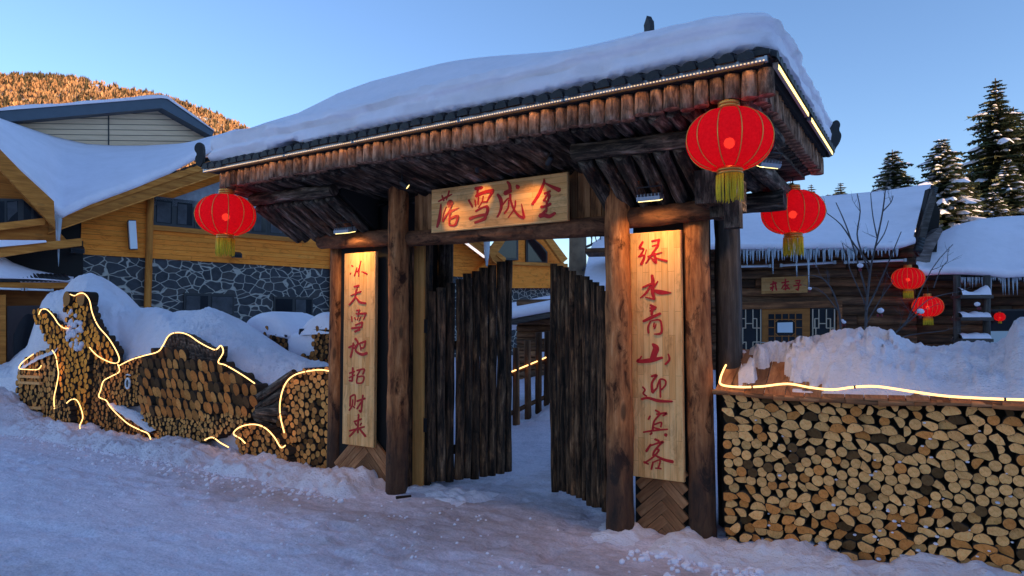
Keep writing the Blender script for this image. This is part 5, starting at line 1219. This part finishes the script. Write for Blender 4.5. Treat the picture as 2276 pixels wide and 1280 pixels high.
mb = MB(); mb.prism([LF.px(a, b, PO-.265) for a, b in [(30, 800), (98, 799), (98, 860), (30, 862)]], -LF.n*.02); mb.build('pane', GLASS, dr)
def tubelamp(fac, p, q, off, label, r=.022, group='white tube lamps on the buildings', boxy=False):
    a, b = fac.px(*p, off), fac.px(*q, off); t = thing('tube_lamp', label, 'tube lamp', (a+b)/2, group); mb = MB()
    if boxy: d = (b-a).normalized(); mb.box((a+b)/2, (b-a)/2, fac.n*.04, d.cross(fac.n)*.075)
    else: mb.tube([a, b], r, 10)
    mb.build('tube', WHITEP, t); mb = MB()
    for e in (a, b): d = (b-a).normalized(); mb.box(e, d*.02, fac.n*.03, d.cross(fac.n)*(r*1.25 if not boxy else .08))
    if boxy: mb.box((a+b)/2-fac.n*.06, (b-a)/2, fac.n*.02, (b-a).normalized().cross(fac.n)*.085)
    mb.build('end_cap', BLACK if boxy else ALU, t)
tubelamp(LF, (293, 491), (297, 553), .2, 'white box lamp tilted upright on the golden siding left of the window band', boxy=True)
tubelamp(LF, (-30, 640), (50, 643), PO+.06, 'white tube lamp under the porch eave at the left edge'); tubelamp(LF, (58, 643), (116, 645), PO+.06, 'shorter white tube lamp under the porch eave, nearer the log sculpture')
def wallflood(p, label):
    c = LF.px(*p, .3); t = thing('floodlight', label, 'floodlight', c); mb = MB(); mb.box(c, LF.d*.13, LF.n*.06+Vector((0, 0, -.03)), Vector((0, 0, .05))); mb.tube([c-LF.n*.3+Vector((0, 0, -.05)), c], .02, 6); mb.build('housing', BLACK, t); mb = MB(); mb.box(c+LF.n*.062-Vector((0, 0, .03)), LF.d*.11, LF.n*.004, Vector((0, 0, .04))); mb.build('lens', GLASS, t)
wallflood((525, 566), 'dark unlit floodlight on the lodge wall below the left lantern'); wallflood((172, 555), 'dark unlit floodlight at the corner of the lodge stone wall')
# gable wing of the lodge seen through the gate
def gw(name, pts, off, th, m, col=(1, 1, 1)): return fslab(name, LF, pts, off, th, m, LD, col)
gw('wing_wall', [(1060, 640), (1060, 600), (1092, 575), (1170, 470), (1262, 596), (1330, 640)], .25, .3, YSID)
for pts in ([(1098, 578), (1098, 542), (1110, 532), (1152, 530), (1152, 578)], [(1170, 586), (1170, 530), (1182, 526), (1205, 545), (1217, 560), (1217, 586)]):
    f = gw('window', pts, .32, .1, WFRM); c = (sum(p[0] for p in pts)/len(pts), sum(p[1] for p in pts)/len(pts))
    mb = MB(); mb.prism([LF.px(c[0]+(a-c[0])*.85, c[1]+(b-c[1])*.85, .335) for a, b in pts], -LF.n*.01); mb.build('pane', GLASS, f)
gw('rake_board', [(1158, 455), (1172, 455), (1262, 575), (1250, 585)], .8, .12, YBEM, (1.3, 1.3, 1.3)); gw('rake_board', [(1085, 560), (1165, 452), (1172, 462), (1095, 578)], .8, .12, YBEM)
gw('wing_sill', [(1092, 579), (1262, 586), (1262, 593), (1092, 586)], .36, .1, YBEM, (1.2, 1.2, 1.2))
mb = MB(); a = LF.px(1082, 532, .9); b = LF.px(1082, 592, .9); mb.tube([a, a.lerp(b, .5), b], [.12, .09, .03], 9, kn=.3); mb.build('icicle', ICE, LD)
# ------------------------------------------------------------------ yard behind the gate
p = atD(1282, 590, 16.5); mb = MB(); mb.log((p.x, p.y, -.1), (p.x+.05, p.y, 6.2), .24, .19, seg=16, kn=.06, step=.3, col=(2.3, 2.1, 1.7))
TT = thing('bare_tree', 'thick pale tree trunk seen through the gate beside the right pillar', 'tree', (p.x, p.y, 0)); mb.build('trunk', TRNK, TT)
def twigs(mb, o, d, L, r, depth, rng, sp=.5, snow=None):
    n = 5; pts = [Vector(o)]; d = Vector(d).normalized()
    for i in range(n): d = (d+Vector((rng.gauss(0, .13), rng.gauss(0, .13), rng.gauss(.05, .1)))).normalized(); pts.append(pts[-1]+d*L/n)
    mb.tube(pts, [r*(1-.6*i/n) for i in range(n+1)], 5 if r < .012 else 7, caps=False)
    if depth:
        for k in range(rng.randint(2, 4)):
            i = rng.randint(1, n); q = (d+Vector((rng.gauss(0, sp), rng.gauss(0, sp), rng.gauss(.1, sp)))).normalized(); twigs(mb, pts[i], q, L*rng.uniform(.45, .7), r*.5, depth-1, rng, sp, snow)
    elif snow is not None and rng.random() < snow[1]: snow[0].append(pts[-1])
mb = MB(); r5 = random.Random(3)
for k in range(7): twigs(mb, (p.x+.1, p.y, 1.8+k*.55), (r5.uniform(.2, 1), r5.uniform(-.8, .4), r5.uniform(.1, .7)), 1.5, .035, 3, r5)
mb.build('branch', TWIG, TT)
FN = thing('picket_fence', 'dark rustic picket fence in the yard behind the open gate', 'fence', atZ(1180, 955, .1))
a = atZ(1122, 985, 0); b = atZ(1290, 900, .42); d = (b-a); L = d.length; d.normalize(); k = 0; s = 0.
while s < L:
    q = a+d*s; mb = MB(); h = 1.3+rg.uniform(-.06, .06); mb.log(q+Vector((0, 0, -.1)), q+Vector((rg.uniform(-.02, .02), 0, h)), .052, .046, seg=9, kn=.12, seed=s*9, col=colv(rg, .8, 1.6)); mb.build('picket', CABN, FN); s += .19*rg.uniform(.85, 1.15)
for z in (.38, .92):
    mb = MB(); mb.log(a+Vector((0, .07, z)), b+Vector((0, .07, z)), .035, .03, seg=8, col=(1.2, 1.1, 1)); mb.build('rail', CABN, FN)
rope([a+Vector((0, -.07, .93)), (a+b)/2+Vector((0, -.07, .92)), b+Vector((0, -.07, .94))], 'warm rope light on the rail of the picket fence behind the gate', .010, None)
SH = thing('shed', 'low log shed with sloping snow roof seen through the gate', 'building', atD(1180, 760, 13.5))
SF = Fac(atD(1180, 760, 13.2), (RW*.95+FW*-.3)[:2])
mb = MB()
a0 = SF.sz(1150, 760)[0]; a1 = SF.sz(1345, 760)[0]
for k in range(17): mb.log(SF.w(a0, .05+k*.125), SF.w(a1, .05+k*.125), .066, .066, seg=9, kn=.06, seed=k, col=colv(rg, 1.3, 2.4, .1))
mb.build('log_wall', [CABN, CABN], SH)
fslab('eave_board', SF, [(1122, 712), (1345, 672), (1345, 683), (1122, 722)], .5, .9, GREY, SH)
P = []
for i in range(25):
    t = i/24; p0 = SF.px(1118+230*t, 711-41*t, .55); p1 = SF.px(1118+230*t, 676-43*t, -1.6); P.append([p0-SF.n*.2, p0, p0+Vector((0, 0, .10))+SF.n*.03, p0+Vector((0, 0, .17))-SF.n*.05, (p0+Vector((0, 0, .17))).lerp(p1, .5)+Vector((0, 0, .03)), p1, p1-SF.n*.3-Vector((0, 0, .6))])
mb = MB(); mb.grid(P); mb.build('roof_snow', SMOOTH, SH)
for y in (746, 790): fslab('snow_shelf', SF, [(1193, y-8), (1221, y-8), (1221, y+6), (1193, y+6)], .16, .2, SNOW, SH)
# ------------------------------------------------------------------ log cabins on the right
rg = random.Random(17)
CF = Fac(atD(1740, 640, 12), (RW*.98-FW*.19)[:2])
CB = thing('log_cabin', 'long dark log cabin with snow roof, icicles and an orange lattice door', 'building', CF.w(0, 0))
def cpart(name, pts, off, th, m, col=(1, 1, 1), parent=None): return fslab(name, CF, pts, off, th, m, parent or CB, col)
a0 = CF.sz(1410, 640)[0]; a1 = CF.sz(2032, 640)[0]
def cpos(x, y, off=0.): return CF.px(x, y, off)
mb = MB(); k = 0; z = .05
while z < 3.05:
    a = a0
    while a < a1: b = min(a1, a+rg.uniform(1.8, 4)); mb.log(CF.w(a, z), CF.w(b-.01, z), .095, .09, seg=10, kn=.10, seed=k, col=colv(rg, .55, 1.7, .1), step=.3); a = b; k += 1
    z += .165
mb.build('log_wall', [CABN, CABN], CB)
mb = MB(); fbox(mb, CF, a0, a1, -.1, 3.1, -.02, .2); mb.build('wall_core', DARK, CB)
mb = MB(); P = []
e0 = CF.sz(1300, 556, .75); e1 = CF.sz(2034, 548, .75)
mb.prism([CF.w(e0[0], 2.98, .72), CF.w(e1[0], 2.98, .72), CF.w(e1[0], 2.90, .72), CF.w(e0[0], 2.90, .72)], -CF.n*.8); mb.build('eave_board', CABN, CB)
snowsheet('roof_snow', CF, [(1296, 642), (1345, 640), (1400, 600), (1470, 560), (1500, 556), (1605, 553), (1740, 554), (1830, 552), (1930, 552), (1985, 553), (2010, 549), (2034, 541)], [(1318, 540), (1400, 480), (1500, 466), (1600, 456), (1692, 446), (1850, 434), (1960, 424), (2040, 412), (2070, 409)], .78, -2.8, CB, th=.12, n=120, nv=18, sag=.10, nz=.04)
fslab('verge_board', CF, [(2034, 556), (2074, 420), (2082, 440), (2044, 570)], .3, .1, GREY, CB)
fslab('gable_end', CF, [(2034, 560), (2066, 418), (2090, 470), (2082, 560)], -.4, .2, DARK, CB)
mb = MB()
for t in range(26):
    u = t/25; p = CF.px(2033, 549, .76).lerp(CF.px(2070, 416, -2.6), u); mb.tube([p+Vector((0, 0, -.02)), p+CF.d*.10+Vector((0, 0, -.06))], .055, 7)
mb.build('verge_tile', TILE, CB)
# icicles along the eave
lst = [(x, rg.uniform(14, 34)) for x in range(1604, 1900, 7)]+[(x, rg.uniform(8, 20)) for x in range(1905, 2000, 8)]+[(1612, 84), (1618, 60), (1630, 48), (1642, 95), (1660, 40), (1716, 55), (1768, 62), (1795, 88), (1813, 40), (1887, 34)]
for k, (x, L) in enumerate(lst):
    x += rg.uniform(-2, 2); p = CF.px(x, lin([(1604, 555), (2000, 553)], x), .77+rg.uniform(-.05, .02)); l = L/1500*11.3; r_ = rg.uniform(.014, .028) if L < 40 else .022
    mb = MB(); mb.tube([p+Vector((0, 0, .04)), p-Vector((0, 0, l*.3)), p-Vector((0, 0, l*.7)), p-Vector((0, 0, l))], [r_*1.3, r_*.85, r_*.5, .003], 6, kn=.25, seed=k); mb.build('icicle', ICE, CB)
for p, q, lb in (((1605, 593), (1711, 591), 'white tube lamp under the cabin eave, nearest the gate'), ((1736, 590), (1855, 583), 'white tube lamp under the cabin eave, above the small sign'), ((1878, 583), (2011, 578), 'white tube lamp under the cabin eave, behind the sapling')):
    tubelamp(CF, p, q, .32, lb)
# sign over the door
sg = thing('cabin_sign', 'small wooden sign with three red characters above the cabin door', 'sign', CF.px(1742, 633, .2))
mb = MB(); mb.prism([CF.px(a, b, .20) for a, b in [(1693, 617), (1796, 613), (1795, 650), (1693, 653)]], -CF.n*.05, 0, None, (.62, .58, .5)); mb.build('panel', BRD, sg)
class _: pass
def letters_f(fac, off, chars, conv, parent):
    for st in chars:
        mb = MB()
        for k, s in enumerate(st.split(';')):
            pp, w = s.split('/'); pts = [tuple(float(v) for v in q.split(',')) for q in pp.split()]; w = float(w)
            for a, b in zip(pts, pts[1:]):
                P0, P1 = fac.px(*conv(*a), off+.004+k*.0004), fac.px(*conv(*b), off+.004+k*.0004); d = (P1-P0).normalized(); n_ = d.cross(fac.n)*(w/5.817/1500*11.6/2)
                mb.box((P0+P1)/2, (P1-P0)/2+d*n_.length*.6, fac.n*.003, n_)
        mb.build('letter', REDP, parent)
letters_f(CF, .2, ['655,420 735,400/18;690,380 680,500/18;650,462 700,450/16;712,390 732,492/20;655,485 690,440/14', '800,400 890,380/18;850,350 845,400/16;815,440 890,425/16;850,400 800,470/16;850,420 900,480/18;822,482 880,470/14;850,430 850,492/16', '980,370 1035,365 1030,402 985,402/16;955,438 1050,425/18;1010,402 1020,450 1010,492 985,480/18'], lambda x, y: (1600+x/5.817, 560+y/5.817), sg)
# door and lattice windows
cpart('door_lintel', [(1632, 674), (1872, 668), (1872, 683), (1632, 688)], .18, .16, CABN, (1.8, 1.6, 1.4))
for x in (1632, 1866): cpart('frame_post', [(x-5, 684), (x+6, 684), (x+6, 860), (x-5, 860)], .17, .14, CABN, (2.2, 1.9, 1.6))
dr = cpart('door', [(1694, 685), (1800, 683), (1800, 880), (1694, 880)], .15, .06, DOORW)
mb = MB(); mb.prism([CF.px(a, b, .155) for a, b in [(1708, 698), (1783, 697), (1783, 760), (1708, 760)]], -CF.n*.004); mb.build('pane', GLASS, dr)
def bar(mb, fac, p, q, w, off, th=.02):
    a, b = fac.px(*p, off), fac.px(*q, off); d = (b-a).normalized(); mb.box((a+b)/2, (b-a)/2, fac.n*th/2, d.cross(fac.n)*(w/1500*11.8/2))
mb = MB()
for x in (1722, 1738, 1753, 1768): bar(mb, CF, (x, 697), (x, 712 if x in (1738, 1753) else 760), 1.8, .166); 
for x in (1738, 1753): bar(mb, CF, (x, 745), (x, 760), 1.8, .166)
for y in (710, 747): bar(mb, CF, (1708, y), (1783, y), 1.8, .170)
for y in (728,): bar(mb, CF, (1708, y), (1722, y), 1.8, .170); bar(mb, CF, (1768, y), (1783, y), 1.8, .170)
for a, b in (((1722, 716), (1730, 710)), ((1768, 716), (1760, 710)), ((1722, 740), (1730, 747)), ((1768, 740), (1760, 747))): bar(mb, CF, a, b, 1.8, .168)
mb.build('lattice', DOORW, dr)
mb = MB(); mb.prism([CF.px(a, b, .182) for a, b in [(1728, 717), (1762, 716), (1762, 739), (1728, 739)]], -CF.n*.004); mb.build('notice', plain('paper', (.6, .68, .74), .6), dr)
mb = MB(); c = CF.px(1691, 761, .2); mb.tube([c, c+CF.n*.05, c+CF.n*.05+CF.d*.07], .01, 6); mb.build('handle', ALU, dr)
for x0, x1 in ((1640, 1694), (1802, 1858)):
    w_ = cpart('window', [(x0, 685), (x1, 684), (x1, 870), (x0, 870)], .13, .05, WFRM)
    mb = MB(); mb.prism([CF.px(a, b, .134) for a, b in [(x0+4, 688), (x1-3, 687), (x1-3, 866), (x0+4, 866)]], -CF.n*.003); mb.build('pane', GLASS, w_)
    mb = MB(); W_ = x1-x0; X = lambda u: x0+W_*u
    for a, b in (((.08, 687), (.08, 860)), ((.94, 687), (.94, 860)), ((.32, 687), (.32, 730)), ((.62, 687), (.62, 708)), ((.16, 708), (.32, 708)), ((.16, 708), (.16, 729)), ((.08, 729), (.32, 729)), ((.2, 729), (.2, 765)), ((.62, 708), (.78, 708)), ((.78, 708), (.78, 765)), ((.62, 708), (.62, 729)), ((.62, 729), (.94, 729)), ((.32, 719), (.62, 719)), ((.08, 762), (.34, 760)), ((.62, 760), (.94, 760)), ((.34, 760), (.34, 800)), ((.62, 760), (.62, 800))):
        bar(mb, CF, (X(a[0]), a[1]), (X(b[0]), b[1]), 2.0, .150)
    mb.build('lattice', PALEW, w_)
# second cabin
DF = Fac(atD(2160, 640, 12.0), (RW*.99-FW*.12)[:2])
C2 = thing('log_cabin', 'lower log cabin with smooth snow roof at the right edge of the photo', 'building', DF.w(0, 0))
b0 = DF.sz(2020, 640)[0]; b1 = DF.sz(2500, 640)[0]
mb = MB(); z = .05
while z < 2.55:
    a = b0
    while a < b1: b = min(b1, a+rg.uniform(1.5, 3)); mb.log(DF.w(a, z), DF.w(b-.01, z), .095, .09, seg=10, kn=.10, seed=k, col=colv(rg, .5, 1.7, .14), step=.3); a = b; k += 1
    z += .165
mb.build('log_wall', [CABN, CABN], C2)
mb = MB(); fbox(mb, DF, b0, b1, -.1, 2.55, -.02, .2); mb.build('wall_core', DARK, C2)
snowsheet('roof_snow', DF, [(2040, 606), (2060, 612), (2100, 609), (2150, 609), (2200, 612), (2240, 617), (2290, 614), (2460, 612)], [(2062, 556), (2080, 530), (2105, 512), (2140, 496), (2180, 486), (2230, 481), (2290, 478), (2480, 476)], .7, -1.9, C2, th=.15, n=80, nv=16, sag=.22, nz=.04)
fslab('snow_verge', DF, [(2030, 604), (2036, 575), (2058, 530), (2090, 505), (2096, 512), (2072, 560), (2062, 608)], .5, .6, GREY, C2, (2.2, 2.2, 2.3))
mb = MB(); mb.prism([DF.px(a, b, .6) for a, b in [(2040, 610), (2460, 616), (2460, 624), (2040, 618)]], -DF.n*.6); mb.build('eave_board', DARK, C2)
for j in range(34):
    x = 2120+j*5.2+rg.uniform(-2, 2); L = rg.uniform(12, 30) if 2130 < x < 2195 else rg.choice((8, 14, 40)); p = DF.px(x, 616, .62); l = L/1500*11.4; mb = MB(); mb.tube([p, p-Vector((0, 0, l*.5)), p-Vector((0, 0, l))], [.017, .011, .002], 6, kn=.25, seed=j); mb.build('icicle', ICE, C2)
w_ = fslab('window', DF, [(2196, 688), (2400, 684), (2400, 742), (2196, 745)], .12, .08, WFRM, C2)
mb = MB(); mb.prism([DF.px(a, b, .13) for a, b in [(2201, 692), (2396, 688), (2396, 738), (2201, 740)]], -DF.n*.005); mb.build('pane', GLASS, w_)
fslab('white_panel', DF, [(2196, 736), (2300, 735), (2300, 768), (2196, 770)], .2, .05, plain('pale_panel', (.5, .58, .58), .5), C2)
for x in (2009,): 
    p = DF.px(x, 655, .45); q = DF.px(x, 790, .45); mb = MB(); mb.tube([q, p], .03, 8, kn=.1); solo('pole', mb, [GREY], 'thin grey pole standing at the joint of the two cabins', 'pole', org=q)
# rack of snowy shelves
RK = thing('shelf_rack', 'weathered open rack with three snow covered shelves before the right cabin', 'shelf', DF.px(2160, 780, 1.0))
for x in (2127, 2193):
    mb = MB(); mb.tube([DF.px(x, 790, .9), DF.px(x, 612, .9)], .055, 8, kn=.08, seed=x); mb.build('upright', GREY, RK)
for y in (660, 709, 756):
    mb = MB(); a, b = DF.px(2124, y, .95), DF.px(2196, y, .95); mb.box((a+b)/2, (b-a)/2, DF.n*.16, Vector((0, 0, .025))); mb.build('shelf', GREY, RK)
    P = []
    for i in range(17):
        t = i/16; c = a.lerp(b, .06+.88*t)+Vector((0, 0, .03)); h = .05+(.10*(abs(t-.45)*2)**1.5 if y == 660 else .035)+.03*fbm(t*4, y)
        P.append([c+DF.n*.16*s+Vector((0, 0, h*(1-s*s)**.5 if abs(s) < 1 else 0)) for s in (-1, -.8, -.4, 0, .4, .8, 1)])
    mb = MB(); mb.grid(P); mb.build('shelf_snow', SNOW, RK)
G2 = 'small red lanterns on the right cabins'
for x, y, px_, lb, s in ((2018, 619, 66, 'small red lantern at the joint of the two cabins, the upper of the pair', 41), (2062, 681, 62, 'small red lantern before the right cabin wall, the lower of the pair', 42)):
    p = DF.px(x, y, .8); D = (Vector(p)-Vector(CP)).dot(Vector(FW)); lantern(p, px_/2/1500*D, lb, G2, .35, ribs=20, squash=.72, tl=.5, seed=s)
p = DF.px(2222, 704, .25); lantern(p, .085, 'tiny dim red ornament hanging in the right cabin window', None, .16, ribs=8, squash=.85, tl=.4, seed=44)
# saplings with clumps of snow
def sapling(name, lines, D, label, thick, snowp, seed):
    r6 = random.Random(seed); base = atD(*lines[0][0], D); t = thing(name, label, 'tree', (base.x, base.y, 0)); mb = MB(); sn = []
    for i, l in enumerate(lines):
        pts = catmull([atD(a, b, D+r6.uniform(-.12, .12)*(i > 0)) for a, b in l], 3); n = len(pts); r0 = thick*(1 if i == 0 else (.62 if len(l) > 3 else .42)); mb.tube(pts, [r0*(1-.72*k/n)+.002 for k in range(n)], 6, caps=False, kn=.1, seed=i)
        for k in range(3, n, 3):
            if r6.random() < .5: d = (pts[min(k+1, n-1)]-pts[k-1]).normalized(); twigs(mb, pts[k], d+Vector((r6.gauss(0, .7), r6.gauss(0, .4), r6.gauss(.3, .4))), .22, .004, 1, r6, .5, (sn, .0))
    mb.build('branch', TWIG, t); mb = MB(); mr = MB()
    for x, y, r_ in snowp:
        r_ *= .75
        c = atD(x, y, D); n = 9
        P = [[c+Vector((r_*math.sin(a)*math.cos(b), r_*math.sin(a)*math.sin(b), r_*.8*math.cos(a)))*(1+.25*mn.noise((x+math.cos(b), y+math.sin(b), a*2))) for b in [q*2*math.pi/n for q in range(n)]] for a in [.05, .5, 1., 1.5, 2., 2.5, 3.1]]
        mb.grid(P, closed=True)
        for q in range(3): o = c+Vector((r6.uniform(-1, 1)*r_, -.01, -r_*1.1)); mr.tube([o, o+Vector((0, 0, -r_*.9))], [r_*.4, r_*.25], 6)
    if mb.f: mb.build('snow_clump', SNOW, t); tag(mr.build('berry', plain('dried_berry', (.18, .012, .02), .6), t), None, None, kind='stuff')
sapling('sapling', [[(1924, 770), (1925, 700), (1930, 640), (1936, 590), (1950, 530), (1962, 470), (1968, 420)], [(1934, 610), (1915, 560), (1905, 520), (1912, 470), (1905, 430)], [(1936, 590), (1900, 545), (1870, 500), (1838, 474)], [(1925, 690), (1950, 640), (1978, 575), (2003, 515)], [(1928, 660), (1900, 560), (1880, 500), (1858, 450)], [(1950, 530), (1940, 480), (1935, 430)], [(1925, 720), (1960, 660), (1985, 625)], [(1926, 680), (1890, 600), (1872, 540)], [(1962, 470), (1980, 450), (1985, 435)], [(1945, 550), (1965, 520), (1975, 490)]], 8.6, 'bare grey sapling standing in front of the long cabin', .017, [(1912, 590, .05), (1957, 690, .055), (1876, 716, .035)], 61)
sapling('sapling', [[(1870, 770), (1866, 700), (1852, 650), (1830, 620), (1806, 612)], [(1856, 660), (1842, 630), (1838, 600)], [(1862, 690), (1835, 655), (1815, 640)]], 8.9, 'short leaning sapling with snow tufts right of the small cabin sign', .014, [(1800, 641, .033), (1872, 712, .03)], 62)
sapling('sapling', [[(1960, 775), (1990, 740), (2030, 705), (2045, 694)], [(1975, 760), (2020, 745), (2100, 735)], [(2000, 730), (2060, 668), (2120, 650)], [(2010, 725), (2070, 600), (2118, 543)], [(2075, 640), (2090, 600), (2106, 580)]], 7.4, 'thin spreading twigs with snow clumps in front of the lower cabin', .011, [(2046, 692, .05), (2172, 676, .04)], 63)
